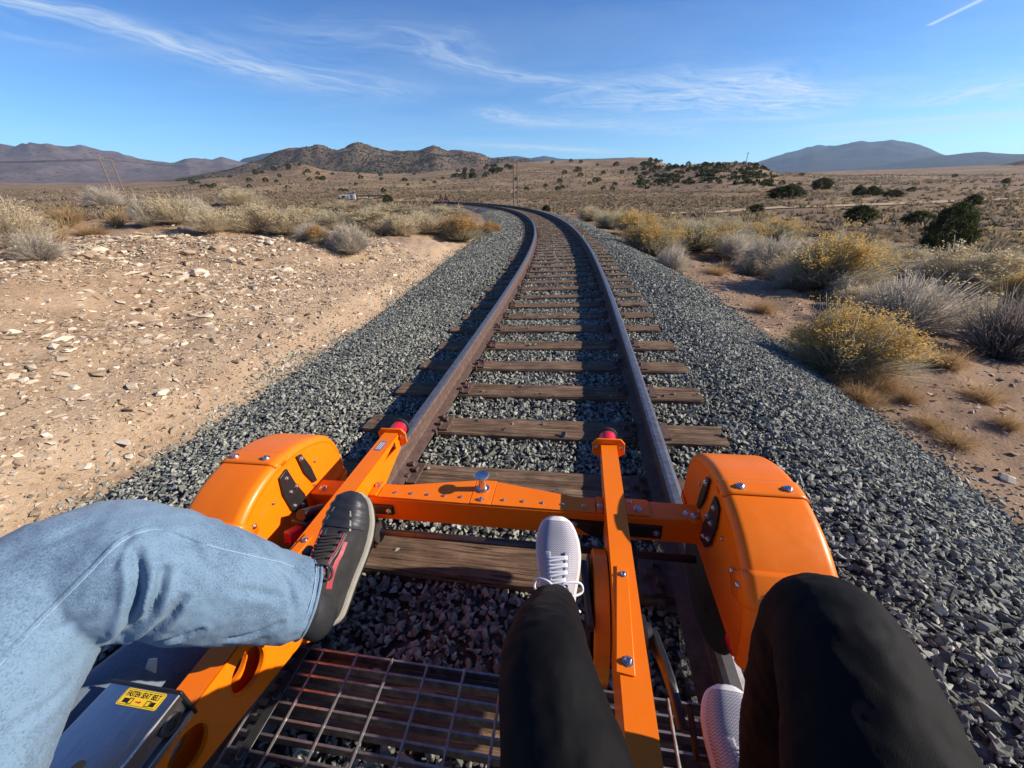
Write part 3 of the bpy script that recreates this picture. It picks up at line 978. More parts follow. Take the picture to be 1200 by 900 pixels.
# the 300 that show largest are objects of their own
vis = ((o > 1.05) & (s < 2.6) & (s > 0.45)) | ((abs(o) < 0.6) & (s > 0.75) & (s < 1.3))
score = np.where(vis & ~t, sz / near_d, 0)
big = np.argsort(-score)[:300]
rest = np.ones(len(s), bool); rest[big] = False
pos = np.stack([x, y, z + sz * 0.12], 1)
rot_ = rotmats(len(s), 0.75); tn = tintn(len(s)); st3 = stretch(len(s), sz)
scatter('loose_stones', P_BAL, pos[rest], st3[rest], rot_[rest], tn[rest], ballast_m, bed)
st_me = {}
for q in big:
    k = int(rng.integers(0, len(P_BAL))); lv = int(tn[q] * 4.99)
    if (k, lv) not in st_me:
        V, F = P_BAL[k]
        st_me[(k, lv)] = mesh_np('ballast_stone', V, F, [ballast_m], attrs={'tint': ('FACE', np.full(len(F), (lv + .5) / 5))})
    ob = obj('ballast_stone', st_me[(k, lv)], bed)
    M = Matrix(rot_[q].tolist()).to_4x4(); M.translation = Vector(pos[q].tolist())
    ob.matrix_local = M @ Matrix.Diagonal((*[float(v) for v in st3[q]], 1))
s, o, x, y, z, t = sow(6.2, 15.0, 62000)
sz = sized(len(s), 0.044, 0.28, 0.022, 0.08)
scatter('loose_stones', P_BAL_LO, np.stack([x, y, z + sz * 0.15], 1), stretch(len(s), sz), rotmats(len(s), 0.8), tintn(len(s)), ballast_m, bed)
s, o, x, y, z, t = sow(15.0, 42.0, 48000)
sz = sized(len(s), 0.072, 0.25, 0.04, 0.11)
scatter('loose_stones', P_BAL_LO, np.stack([x, y, z + sz * 0.05], 1), stretch(len(s), sz), rotmats(len(s), 0.7), tintn(len(s)), ballast_m, bed)

# ----------------------------------------------------------------- railway track
track = obj('railway_track', None)
tag(track, 'railway track of two rusty rails on old wooden ties, curving away to the left', 'railway track')


def track_matrix(s, o=0.0, h=0.0):
    x, y, th = [float(v) for v in tpt(s, 0.0)]
    U0 = Vector((math.cos(th), math.sin(th), 0)); V = Vector((-math.sin(th), math.cos(th), 0)); Z = Vector((0, 0, 1))
    U = U0 * math.cos(SE) + Z * math.sin(SE); W = Z * math.cos(SE) - U0 * math.sin(SE)
    M = Matrix((U, V, W)).transposed().to_4x4()
    M.translation = Vector((x, y, 0)) + U * o + W * h
    return M


prof = [(-.070, 0), (-.070, .010), (-.012, .026), (-.008, .040), (-.008, .115), (-.034, .126), (-.0365, .150), (-.030, .163), (-.015, .168), (.015, .168), (.030, .163), (.0365, .150), (.034, .126), (.008, .115), (.008, .040), (.012, .026), (.070, .010), (.070, 0)]
RAIL_B = 0.013
rs = np.concatenate([np.arange(-4, 30, 0.3), np.arange(30, 113, 0.6)])
for side in (-1, 1):
    V = []
    for sv in rs:
        M = track_matrix(sv, side * 0.7525, RAIL_B)
        V += [(M @ Vector((px, 0, pz)))[:] for px, pz in prof]
    npf = len(prof); a, b_ = np.meshgrid(np.arange(len(rs) - 1), np.arange(npf), indexing='ij'); b2 = (b_ + 1) % npf
    F = np.stack([a * npf + b_, a * npf + b2, (a + 1) * npf + b2, (a + 1) * npf + b_], -1).reshape(-1, 4)
    mi = np.where(np.isin(b_.ravel(), [7, 8, 9]), 1, 0)
    me = mesh_np('rail', V, F, [rust, railtop], midx=mi, smooth=False)
    bm = bmesh.new(); bm.from_mesh(me); bmesh.ops.recalc_face_normals(bm, faces=bm.faces); bm.to_mesh(me); bm.free()
    obj('rail', me, track)


def tie_mesh(seed, nx, L=2.5, w=0.222, h=0.17):
    rr = np.random.default_rng(seed)
    cs = [(-.5, -1), (-.5, -.35), (-.49, -.08), (-.46, 0)] + [(x, 0) for x in np.linspace(-.36, .36, 9)] + [(.46, 0), (.49, -.08), (.5, -.35), (.5, -1)]
    m = len(cs); xs = np.linspace(-L / 2, L / 2, nx)
    groove = np.cumsum(rr.normal(0, 1, m)); groove -= groove.mean(); groove *= 0.0026 / (abs(groove).max() + .01)
    deep = rr.random(m) < 0.22
    rows = []
    ph = rr.uniform(0, 99)
    for x in xs:
        ring = []
        endk = 1 - 0.08 * math.exp(-(L / 2 - abs(x)) / 0.02)
        for k, (cy_, cz) in enumerate(cs):
            yv = cy_ * w * endk + 0.007 * float(vnoise(np.array([x * 2.2 + ph]), np.array([k * 0.15]), seed)[0])
            zv = cz * h
            if cz == 0:
                zv += groove[k] + 0.008 * float(vnoise(np.array([x * 3 + ph]), np.array([k * .5]), seed + 3)[0])
                if deep[k]: zv -= 0.012 * max(0, float(vnoise(np.array([x * 1.4 + ph]), np.array([k * 3.0]), seed + 5)[0]) + 0.15)
            elif cz > -.2:
                zv += 0.012 * float(vnoise(np.array([x * 6 + ph]), np.array([k * 1.0]), seed + 7)[0])
            ring.append((x, yv, zv))
        rows.append(ring)
    return MB().grid(rows, cap0=True, cap1=True).mesh('tie', wood, smooth=False)


def plate_mb():
    b = MB()
    b.box((-.15, -.092, -.004), (.15, .092, .0125))
    b.box((-.098, -.092, .0125), (-.074, .092, .022)); b.box((.074, -.092, .0125), (.098, .092, .022))
    return b


plate_me = plate_mb().mesh('tie_plate', rust)
sp = MB()
sp.box((-.009, -.009, -.02), (.009, .009, .034))
sp.grid([[(-.012, -.016, .030), (.026, -.016, .026), (.026, .016, .026), (-.012, .016, .030)], [(-.010, -.015, .043), (.022, -.012, .038), (.022, .012, .038), (-.010, .015, .043)]], closed_u=True, cap0=True, cap1=True)
spike_me = sp.mesh('rail_spike', rust)
anc = MB()
anc.box((-.085, -.012, -.018), (.085, .012, -.004)); anc.box((-.095, -.012, -.018), (-.075, .012, .022)); anc.box((.072, -.012, -.018), (.09, .012, .03))
anchor_me = anc.mesh('rail_anchor', rust)
shared_ties = [tie_mesh(900 + i, 26) for i in range(5)]
for k, sv in enumerate(tie_s):
    if sv < -0.8: continue
    nearby = 0.6 < sv < 8
    o_ = obj('tie', tie_mesh(1000 + k, 90) if nearby else shared_ties[k % 5], track)
    M = track_matrix(sv, rng.normal(0, 0.02), rng.normal(0, 0.003))
    o_.matrix_local = M @ Matrix.Rotation(rng.normal(0, 0.008), 4, 'Z')
    if sv > 40: continue
    for side in (-1, 1):
        p = obj('tie_plate', plate_me, o_, (side * 0.7525, 0, 0.001))
        if sv < 9:
            for du, dv, rz in ((-.086, .045, 0), (-.086, -.045, 0), (.086, .05, math.pi), (.086, -.05, math.pi), (side * -.125, .0, math.pi if side < 0 else 0)):
                obj('rail_spike', spike_me, o_, (side * 0.7525 + du + rng.normal(0, .002), dv + rng.normal(0, .006), rng.normal(0.002, 0.004)), (rng.normal(0, .06), rng.normal(0, .06), rz + rng.normal(0, .12)))
        if k % 2 == 0 and sv < 16:
            obj('rail_anchor', anchor_me, o_, (side * 0.7525, -0.128, 0.006))
# ----------------------------------------------------------------- rail bike (pedal car on rails); local axes: right, forward, up from the ties
TH_B = R(-9.4)
_U0 = Vector((math.cos(TH_B), math.sin(TH_B), 0)); _V = Vector((-math.sin(TH_B), math.cos(TH_B), 0)); _Z = Vector((0, 0, 1))
_U = _U0 * math.cos(SE) + _Z * math.sin(SE); _W = _Z * math.cos(SE) - _U0 * math.sin(SE)
BIKE = Matrix((_U, _V, _W)).transposed().to_4x4(); BIKE.translation = Vector((X0, 0, 0))
CAM_L = BIKE.inverted() @ Vector((0, 0, CAM_Z))


def rail_bike_root(name, label, cat, origin=(0, 0, 0), group=None):
    o = bpy.data.objects.new(name, None); COL.objects.link(o)
    M = BIKE.copy(); M.translation = BIKE @ Vector(origin)
    o.matrix_world = M
    return tag(o, label, cat, group)


bike = rail_bike_root('rail_bike', 'large orange rail bike in front with red bumpers, wheel fenders and steel floor grate', 'rail bike')
bolt_b = MB()
bolt_b.lathe((0, 0, 0), (0, 0, 1), [(0, .0085), (.0015, .0085), (.0016, .0058), (.005, .0055), (.0062, .0040), (.0062, .0022), (.004, .0020)], 10)
bolt_me = bolt_b.mesh('bolt', steel)


def bolt(parent, p, nrm=(0, 0, 1), s=1.0):
    o = obj('bolt', bolt_me, parent, p, Vector(nrm).to_track_quat('Z', 'Y').to_euler(), s)
    return o


def poly_plate(name, poly, z0, z1, mat, parent, bevel=.0015):
    """poly in (u,v), extruded from w z0 to z1"""
    n = len(poly); b = MB()
    b.add([(u, v, z0) for u, v in poly] + [(u, v, z1) for u, v in poly], [(i, (i + 1) % n, n + (i + 1) % n, n + i) for i in range(n)] + [tuple(range(n - 1, -1, -1)), tuple(range(n, 2 * n))])
    return b.obj(name, mat, parent, bevel=bevel)


# cross beam with its cover plates
b = MB(); b.box((-.70, 1.03, .405), (.70, 1.11, .505))
beam = b.obj('cross_beam', orange, bike, bevel=.004)
pl = poly_plate('cover_plate', [(-.42, 1.032), (-.075, 1.032), (-.075, 1.152), (-.42, 1.088)], .506, .512, orange, bike)
for u in np.linspace(-.36, -.11, 5): bolt(pl, (u, 1.058, .512), s=.8)
pl = poly_plate('cover_plate', [(.005, 1.032), (.36, 1.032), (.36, 1.088), (.005, 1.152)], .506, .512, orange, bike)
for u in np.linspace(.045, .32, 5): bolt(pl, (u, 1.058, .512), s=.8)
pl = poly_plate('peg_plate', [(-.073, 1.032), (.003, 1.032), (.003, 1.155), (-.073, 1.155)], .506, .513, orange, bike)
bolt(pl, (-.035, 1.052, .513), s=1.3)
b = MB(); b.lathe((-.040, 1.108, .513), (0, 0, 1), [(0, .024), (.004, .024), (.006, .015), (.040, .013), (.052, .014), (.056, .026), (.062, .027), (.064, .024), (.062, .012)], 28)
peg = b.obj('tow_peg', steel, bike, smooth=True); peg.data.set_sharp_from_angle(angle=R(35))
pl = poly_plate('cover_plate', [(.46, 1.034), (.535, 1.034), (.535, 1.108), (.46, 1.108)], .506, .513, orange, bike); bolt(pl, (.497, 1.06, .513), s=1.5); bolt(pl, (.475, 1.09, .513), s=1.0)
pl = poly_plate('cover_plate', [(.365, 1.034), (.385, 1.034), (.385, 1.108), (.365, 1.108)], .506, .513, orange, bike); bolt(pl, (.375, 1.06, .513), s=1.3)
pl = poly_plate('cover_plate', [(-.452, 1.034), (-.424, 1.034), (-.424, 1.108), (-.452, 1.108)], .506, .516, orange, bike); bolt(pl, (-.438, 1.085, .516), s=1.5)
for u in (-.655, .655): bolt(beam, (u, 1.06, .505), s=1.8)


def drive_bar(u0, u1, top, bottom_pts, holes, tri, name='drive_bar'):
    """hollow bar: two side plates (with their round openings) under a top plate"""
    cu = bpy.data.curves.new(name, 'CURVE'); cu.dimensions = '2D'; cu.fill_mode = 'BOTH'; cu.extrude = .003; cu.resolution_u = 1
    def spline(pts):
        sp_ = cu.splines.new('POLY'); sp_.points.add(len(pts) - 1); sp_.use_cyclic_u = True
        for q, (a, c) in zip(sp_.points, pts): q.co = (a, c, 0, 1)
    vmin, vmax = -.15, 1.33
    out = [(vmin, top(vmin)), (vmax, top(vmax))] + bottom_pts
    spline(out)
    for (hv, hw, hr) in holes:
        spline([(hv + hr * math.cos(a), hw + hr * math.sin(a)) for a in np.linspace(0, 2 * math.pi, 40, endpoint=False)])
    if tri: spline(tri)
    tmp = bpy.data.objects.new('tmp', cu); COL.objects.link(tmp)
    dg = bpy.context.evaluated_depsgraph_get()
    me = bpy.data.meshes.new_from_object(tmp.evaluated_get(dg))
    bpy.data.objects.remove(tmp); bpy.data.curves.remove(cu)
    VV = np.array([v.co[:] for v in me.vertices]); FF = [tuple(p.vertices) for p in me.polygons]
    b = MB()
    for uc in (u0 + .003, u1 - .003):
        b.add([(uc + z, v, w) for v, w, z in VV], FF)
    for (hv, hw, hr) in holes:                       # rolled rim of each opening
        for uc in (u0, u1 - .012):
            rings = [[(uc + du, hv + rr_ * math.cos(a), hw + rr_ * math.sin(a)) for a in np.linspace(0, 2 * math.pi, 40, endpoint=False)] for du, rr_ in ((.0005, hr - .0005), (.0115, hr - .0005), (.0115, hr - .004), (.0005, hr - .004), (.0005, hr - .0005))]
            b.grid(rings, closed_u=True)
    b.add([(u0, vmin, top(vmin) - .006), (u1, vmin, top(vmin) - .006), (u1, vmax, top(vmax) - .006), (u0, vmax, top(vmax) - .006)] + [(u0, vmin, top(vmin) + .0005), (u1, vmin, top(vmin) + .0005), (u1, vmax, top(vmax) + .0005), (u0, vmax, top(vmax) + .0005)],
          [(3, 2, 1, 0), (4, 5, 6, 7), (0, 1, 5, 4), (1, 2, 6, 5), (2, 3, 7, 6), (3, 0, 4, 7)])
    nb_ = len(bottom_pts)                            # floor of the bar follows its lower edge
    b.add([(u0 + .004, v, w + .002) for v, w in bottom_pts] + [(u1 - .004, v, w + .002) for v, w in bottom_pts], [(i, i + 1, nb_ + i + 1, nb_ + i) for i in range(nb_ - 1)])
    bpy.data.meshes.remove(me)
    return b.obj(name, orange, bike)


topR = lambda v: .578
topL = lambda v: .590
barR = drive_bar(.388, .448, topR, [(1.33, .515), (1.14, .50), (1.10, .47), (1.0, .44), (.55, .42), (-.15, .42)], [], [(1.29, .555), (1.29, .528), (1.19, .555)])
barL = drive_bar(-.515, -.455, topL, [(1.33, .515), (1.20, .475), (1.10, .44), (1.02, .40), (.95, .345), (.76, .33), (.58, .378), (.30, .448), (-.15, .46)], [(.452, .507, .050), (.30, .516, .046)], [(1.29, .572), (1.29, .535), (1.18, .55)])


def bumper(u, w, parent):
    poly = [(-.062, -.022), (-.045, -.040), (.045, -.040), (.062, -.022), (.062, .022), (.045, .042), (-.045, .042), (-.062, .022)]
    b = MB(); n = len(poly)
    b.add([(u + a, 1.330, w + c) for a, c in poly] + [(u + a, 1.338, w + c) for a, c in poly], [(i, (i + 1) % n, n + (i + 1) % n, n + i) for i in range(n)] + [tuple(range(n - 1, -1, -1)), tuple(range(n, 2 * n))])
    fl = b.obj('bumper_flange', orange, parent, bevel=.0015)
    for du in (-.047, .047): bolt(fl, (u + du, 1.3295, w + .006), (0, -1, 0), 1.1); bolt(fl, (u + du, 1.3385, w + .006), (0, 1, 0), 1.1)
    b = MB(); b.lathe((u, 1.338, w), (0, 1, 0), [(0, .030), (.004, .0335), (.060, .0335), (.072, .0345), (.074, .02)], 32)
    bp = b.obj('bumper', red, parent, smooth=True); bp.data.set_sharp_from_angle(angle=R(40))
    b = MB(); b.lathe((u, 1.408, w), (0, 1, 0), [(0, .036), (.003, .041), (.012, .041), (.016, .037), (.0165, .030), (.012, .027), (.010, .005)], 32)
    rg = b.obj('bumper_cap', rubber, bp, smooth=True); rg.data.set_sharp_from_angle(angle=R(40))
    b = MB(); b.lathe((u, 1.4195, w), (0, 1, 0), [(0, .026), (.003, .0255), (.004, .010)], 24); b.obj('cap_disc', alu, bp)
    b = MB(); b.lathe((u, 1.403, w), (0, 1, 0), [(0, .0355), (.003, .0355), (.004, .034)], 32); b.obj('cap_ring', alu, bp)


bumper(.418, .560, bike)
bumper(-.485, .565, bike)
# small printed decal near the left bumper
dc = poly_plate('decal', [(-.499, 1.20), (-.472, 1.20), (-.472, 1.262), (-.499, 1.262)], .5907, .5914, sticker_b, barL, 0)
b = MB()
for q in range(3): b.box((-.4955 + .008 * q, 1.206, .5914), (-.4925 + .008 * q, 1.256, .5917))
b.obj('decal_print', sticker_w, barL)


# ---- fenders
def fender(sg):
    root = bpy.data.objects.new('fender', None); COL.objects.link(root); root.parent = bike
    A = catmull([(1.262, .402), (1.262, .47), (1.252, .575), (1.205, .648), (1.10, .696), (1.0, .712), (.90, .704), (.80, .668), (.715, .605), (.672, .52), (.655, .44), (.652, .402)], 90)
    C = np.array([.96, .395])
    ui, uo, bv = .690, .905, .027

    def section(k, off=0.0, e=0.0):
        a = A[k]; d = A[min(k + 1, 89)] - A[max(k - 1, 0)]; nr_ = np.array([d[1], -d[0]]); nr_ /= np.linalg.norm(nr_)
        if np.dot(nr_, a - C) < 0: nr_ = -nr_
        p = []
        def P(u, c): p.append((sg * u, c[0], c[1]))
        inner = a - nr_ * bv
        if e: P(ui - e, a - nr_ * (bv + .05))
        for t in np.linspace(0, math.pi / 2, 8): P(ui + bv - (bv + e) * math.cos(t), inner + nr_ * (bv + e + off) * math.sin(t))
        for f in (.33, .66): P(ui + bv + (uo - ui - 2 * bv) * f, a + nr_ * (off + e))
        for t in np.linspace(math.pi / 2, 0, 8): P(uo - bv + (bv + e) * math.cos(t), inner + nr_ * (bv + e + off) * math.sin(t))
        if e: P(uo + e, a - nr_ * (bv + .05))
        return p

    def shell(name, k0, k1, e=0.0, mat=orange, lo=0, hi=None, cap=False):
        rows = [section(k, 0, e)[lo:hi] for k in range(k0, k1 + 1)]
        b = MB().grid(rows)
        if cap: b.f.append(tuple(range(len(rows[0])))); b.m.append(0)
        o = b.obj(name, mat, root, smooth=True)
        o.data.set_sharp_from_angle(angle=R(38))
        s_ = o.modifiers.new('thick', 'SOLIDIFY'); s_.thickness = .003; s_.offset = -1
        return o
    kb = int(np.argmin(abs(A[:, 0] - .965) + 9 * (A[:, 1] < .6)))      # seam between front and rear panels
    shell('front_panel', 0, kb + 1, cap=True)
    shell('rear_panel', kb - 1, 89, 0.0)
    st_ = shell('strap', kb - 2, kb + 3, .0045, lo=3, hi=-3)
    k2 = int(np.argmin(abs(A[:, 1] - .635) + 9 * (A[:, 0] > .9)))
    band = shell('lower_band', k2, k2 + 7, .0045)
    shell('front_flange', 2, 5, .006)
    wl = []
    for k in range(0, 90, 2):
        d = A[min(k + 1, 89)] - A[max(k - 1, 0)]; nr_ = np.array([d[1], -d[0]]); nr_ /= np.linalg.norm(nr_)
        if np.dot(nr_, A[k] - C) < 0: nr_ = -nr_
        wl.append(tuple(A[k] - nr_ * (bv - .0015)))
    for us in (ui + .0008, uo - .0038):
        q0, q1 = sorted((sg * us, sg * (us + .003)))
        MB().prism(wl, q0, q1).obj('side_wall', orange, root)
    for u in (.740, .860): bolt(st_, (sg * u, A[kb + 1][0] + .002, A[kb + 1][1] + .0045), (0, -.1, 1), 1.5)
    nb2 = A[k2 + 4]
    for u in (.75, .86): bolt(band, (sg * u, nb2[0] - .004, nb2[1]), (0, -1, .3), 1.6)
    for dv in (.03, .07): bolt(band, (sg * (ui - .005), nb2[0] + dv, nb2[1] - .01), (-sg, 0, 0), 1.0)
    # black hinge brackets on the inner face
    x0, x1 = sorted((sg * (ui - .009), sg * (ui - .002)))
    b = MB(); b.prism([(.965, .672), (.925, .662), (.915, .60), (.925, .52), (.955, .478), (.995, .470), (1.0, .53), (.978, .60)], x0, x1)
    br = b.obj('bracket', black, root, bevel=.002)
    for v, w in ((.948, .642), (.945, .585), (.975, .585), (.94, .528), (.972, .505)): bolt(br, (sg * (ui - .009), v, w), (-sg, 0, 0), 1.1)
    b = MB(); b.prism([(1.045, .675), (1.022, .680), (1.03, .60), (1.055, .535), (1.075, .53), (1.068, .60)], x0, x1)
    br = b.obj('bracket', black, root, bevel=.002)
    bolt(br, (sg * (ui - .009), 1.036, .660), (-sg, 0, 0), 1.3)
    for v, w in ((1.10, .60), (1.06, .52), (.875, .60)): bolt(br, (sg * (ui - .002), v, w), (-sg, 0, 0), .7)
    rr_ = MB()
    if sg > 0:                                        # rounded seat of the beam end
        rr_.cyl((sg * .672, 1.045, .5055), (sg * .672, 1.045, .512), .026, n=24)
        e_ = rr_.obj('beam_tab', orange, root, bevel=.001); bolt(e_, (sg * .672, 1.045, .512), s=1.7)
    return root


fender(1); fender(-1)

# ---- wheels, axle, brake pieces under the beam
for sg in (-1, 1):
    b = MB(); b.lathe((sg * .702, .965, .402), (sg, 0, 0), [(0, .16), (0, .236), (.010, .240), (.020, .222), (.108, .216), (.112, .205), (.108, .15), (.09, .12)], 48)
    wh = b.obj('wheel', rubber, bike, smooth=True); wh.data.set_sharp_from_angle(angle=R(35))
    b = MB(); b.lathe((sg * .699, .965, .402), (sg, 0, 0), [(0, .03), (.0, .155), (.02, .16), (.10, .14), (.105, .02)], 40)
    b.obj('hub', dsteel, wh, smooth=True)
b = MB(); b.cyl((-.68, .99, .382), (.68, .99, .382), .0125, n=16); b.obj('axle', dsteel, bike, smooth=True)
b = MB(); b.lathe((-.452, .99, .382), (1, 0, 0), [(0, .02), (0, .048), (.008, .050), (.010, .034), (.030, .032), (.032, .04), (.04, .04), (.042, .014)], 22); b.obj('sprocket', dsteel, bike)
b = MB(); b.box((-.46, .955, .33), (-.425, 1.025, .405)); b.obj('axle_bearing', black, bike, bevel=.004)
b = MB(); b.box((.47, .955, .35), (.495, 1.03, .405)); b.obj('axle_bearing', dsteel, bike, bevel=.003)
b = MB(); b.box((.455, 1.022, .425), (.575, 1.03, .478)); pb = b.obj('beam_bracket', black, bike, bevel=.002); bolt(pb, (.556, 1.022, .45), (0, -1, 0), 1.5)
b = MB(); b.add([(.26, 1.021, .478), (.388, 1.021, .478), (.388, 1.021, .40), (.34, 1.021, .42), (.26, 1.029, .478), (.388, 1.029, .478), (.388, 1.029, .40), (.34, 1.029, .42)], [(0, 1, 2, 3), (7, 6, 5, 4), (0, 4, 5, 1), (1, 5, 6, 2), (2, 6, 7, 3), (3, 7, 4, 0)]); pb = b.obj('beam_bracket', black, bike); bolt(pb, (.29, 1.021, .465), (0, -1, 0), 1.3)
b = MB(); b.box((-.455, 1.022, .435), (-.365, 1.03, .478)); pb = b.obj('beam_bracket', black, bike, bevel=.002); bolt(pb, (-.38, 1.022, .455), (0, -1, 0), 1.3)
Mx = Matrix.Translation((-.60, .90, .49)) @ Matrix.Rotation(R(-18), 4, 'X') @ Matrix.Rotation(R(-10), 4, 'Z')
b = MB(); b.box((-.016, -.095, -.02), (.016, .09, .02), Mx); b.box((-.03, .06, -.03), (.03, .09, .03), Mx); b.obj('brake_bracket', red, bike, bevel=.003)
b = MB(); b.box((-.035, -.05, -.012), (.035, .045, .035), Mx); b.cyl(Mx @ Vector((0, .05, .03)), Mx @ Vector((0, -.04, .05)), .022); b.cyl(Mx @ Vector((.02, .06, .02)), Mx @ Vector((.09, .06, .01)), .012); b.obj('brake_unit', black, bike, bevel=.003)
b = MB(); b.add([(-.57, .95, .40), (-.52, .95, .45), (-.52, .80, .40), (-.57, .80, .35), (-.57, .95, .392), (-.52, .95, .442), (-.52, .80, .392), (-.57, .80, .342)], [(0, 1, 2, 3), (7, 6, 5, 4), (0, 4, 5, 1), (1, 5, 6, 2), (2, 6, 7, 3), (3, 7, 4, 0)]); b.obj('gusset', orange, bike)
b = MB(); b.tube([(.70, .78, .52), (.715, .72, .45), (.71, .62, .38), (.70, .45, .34), (.69, .2, .33)], .007, 8); b.obj('brake_cable', rubber, bike, smooth=True)
b = MB(); b.lathe((.725, .735, .405), (-.35, -.6, -.7), [(0, .02), (.006, .034), (.02, .034), (.05, .012)], 20); b.obj('reflector', redlite, bike, smooth=True)
b = MB(); b.box((.60, .30, .345), (.68, .52, .352)); b.obj('frame_plate', dsteel, bike)

# ---- chain guards, cranks and pedals at both seats
def station(ub, top, arm_r, arm_l, sgn=1):
    gu0, gu1 = ub - .073, ub - .034
    cg = MB(); C = (.785, .365); RR_ = .172; n = 44
    for (a, c, rr2) in ((gu0, gu1, RR_),):
        ang = [math.pi * 2 * i / n for i in range(n)]
        rows = [[(a, C[0] + rr_ * math.cos(t), C[1] + rr_ * math.sin(t)) for t in ang] for rr_ in (.01, RR_ - .006)] + [[(a + .003, C[0] + RR_ * math.cos(t), C[1] + RR_ * math.sin(t)) for t in ang], [(c, C[0] + RR_ * math.cos(t), C[1] + RR_ * math.sin(t)) for t in ang], [(c, C[0] + .01 * math.cos(t), C[1] + .01 * math.sin(t)) for t in ang]]
        cg.grid(rows, closed_u=True, cap0=True, cap1=True)
    cgo = cg.obj('chain_guard', orange, bike)
    b = MB(); b.lathe((gu0 - .014, C[0], C[1]), (1, 0, 0), [(0, .02), (0, .150), (.004, .155), (.008, .150)], 36); b.obj('chain_ring', black, cgo)
    p = poly_plate('cover_strip', [(ub - .038, .515), (ub - .0, .512), (ub + .012, .765), (ub - .016, .775)], top + .001, top + .005, orange, bike)
    bolt(p, (ub - .012, .538, top + .005), s=1.35); bolt(p, (ub - .001, .748, top + .005), s=1.1)
    b = MB(); b.lathe((ub + .03, .65, .50), (1, 0, 0), [(0, .052), (.006, .052), (.007, .045), (.016, .045), (.018, .03), (.03, .028)], 30); b.obj('bearing_cup', black, bike)
    b = MB(); b.box((ub + .03, .60, .47), (ub + .036, .70, .545)); b.obj('bearing_plate', orange, bike, bevel=.003)
    for (pts, us) in ((arm_r, 1), (arm_l, -1)):
        b = MB(); P = catmull(pts, 14)
        rows = []
        for i, q in enumerate(P):
            d = P[min(i + 1, 13)] - P[max(i - 1, 0)]; d /= np.linalg.norm(d); nn = np.array([0, -d[2], d[1]]); nn /= np.linalg.norm(nn) + 1e-9
            wdt = (.021, .017, .0135)[0 if i < 3 else 1 if i < 9 else 2]; hw = .0085
            rows.append([tuple(q + np.array([hw * a, 0, 0]) + nn * wdt * c) for a, c in ((-1, -.8), (-.6, -1), (.6, -1), (1, -.8), (1, .8), (.6, 1), (-.6, 1), (-1, .8))])
        b.grid(rows, closed_u=True, cap0=True, cap1=True)
        cr = b.obj('crank_arm', black, bike, smooth=True, bevel=0); cr.data.set_sharp_from_angle(angle=R(40))
        e = Vector(P[-1]); tilt = pts[-1][3] if len(pts[-1]) > 3 else 0
        yield e, us, cr


def pedal(e, us, M3):
    b = MB(); b.cyl(e, e + Vector((us * .10, 0, 0)), .006)
    b.obj('pedal_axle', dsteel, bike)
    M = Matrix.Translation(e + Vector((us * .062, 0, 0))) @ M3
    b = MB()
    b.box((-.046, -.042, -.012), (-.038, .042, .012), M); b.box((.038, -.042, -.012), (.046, .042, .012), M)
    b.box((-.046, .034, -.012), (.046, .042, .012), M); b.box((-.046, -.042, -.012), (.046, -.034, .012), M); b.box((-.012, -.042, -.010), (.012, .042, .010), M)
    b.obj('pedal', rubber, bike, bevel=.002)


for e, us, cr in station(.418, .578, [(.482, .65, .50), (.490, .60, .515), (.500, .53, .522), (.508, .468, .505)], [(.335, .65, .50), (.328, .71, .512), (.322, .77, .525), (.318, .815, .53)]):
    pedal(e, us, Matrix.Rotation(R(22 if us > 0 else 42), 4, 'X'))
for e, us, cr in station(-.485, .590, [(-.418, .65, .50), (-.412, .655, .55), (-.405, .66, .61), (-.40, .665, .665)], [(-.565, .65, .50), (-.572, .645, .45), (-.578, .64, .40), (-.582, .64, .36)]):
    if us > 0: pedal(e + Vector((0, -.06, -.02)), us, Matrix.Rotation(R(34), 4, 'X'))
    else: pedal(e, us, Matrix.Rotation(R(10), 4, 'X'))

# ---- floor grate: every bearing bar and cross rod its own piece
gr = bpy.data.objects.new('floor_grate', None); COL.objects.link(gr); gr.parent = bike
gu0, gu1, gv1, gw = -.52, .735, .605, .325
b = MB(); b.box((-(gu1 - gu0) / 2, -.0026, -.034), ((gu1 - gu0) / 2, .0026, 0)); gb_me = b.mesh('grate_bar', gratem)
k = 0
v = gv1
while v > -.12:
    obj('grate_bar', gb_me, gr, ((gu0 + gu1) / 2, v, gw)); v -= .0332
b = MB()
pts = [(0, t, 0) for t in np.linspace(-.12, gv1 + .004, 40)]
b.tube(pts, [.0034 if i % 2 else .0042 for i in range(40)], 6); gx_me = b.mesh('cross_rod', gratem)
u = gu0 + .004
while u < gu1:
    obj('cross_rod', gx_me, gr, (u, 0, gw - .001)); u += .1045
b = MB(); b.box((-.478, -.1, gw + .003), (-.452, .592, gw + .007)); b.box((-.478, .592, gw - .02), (-.452, .600, gw + .007))
hs = b.obj('hold_down_strip', dsteel, gr, bevel=.0015)
for v in (.48, .36, .24):
    q = MB(); q.lathe((-.465, v, gw + .007), (0, 0, 1), [(0, .0105), (.003, .0105), (.005, .008), (.005, .004)], 12); q.obj('bolt_head', dsteel, hs)
b = MB(); b.box((gu0, .58, .27), (gu1, .60, .293)); b.box((gu0, -.1, .27), (gu0 + .03, .58, .293)); b.box((gu1 - .03, -.1, .27), (gu1, .58, .293)); b.obj('grate_frame', dsteel, bike)

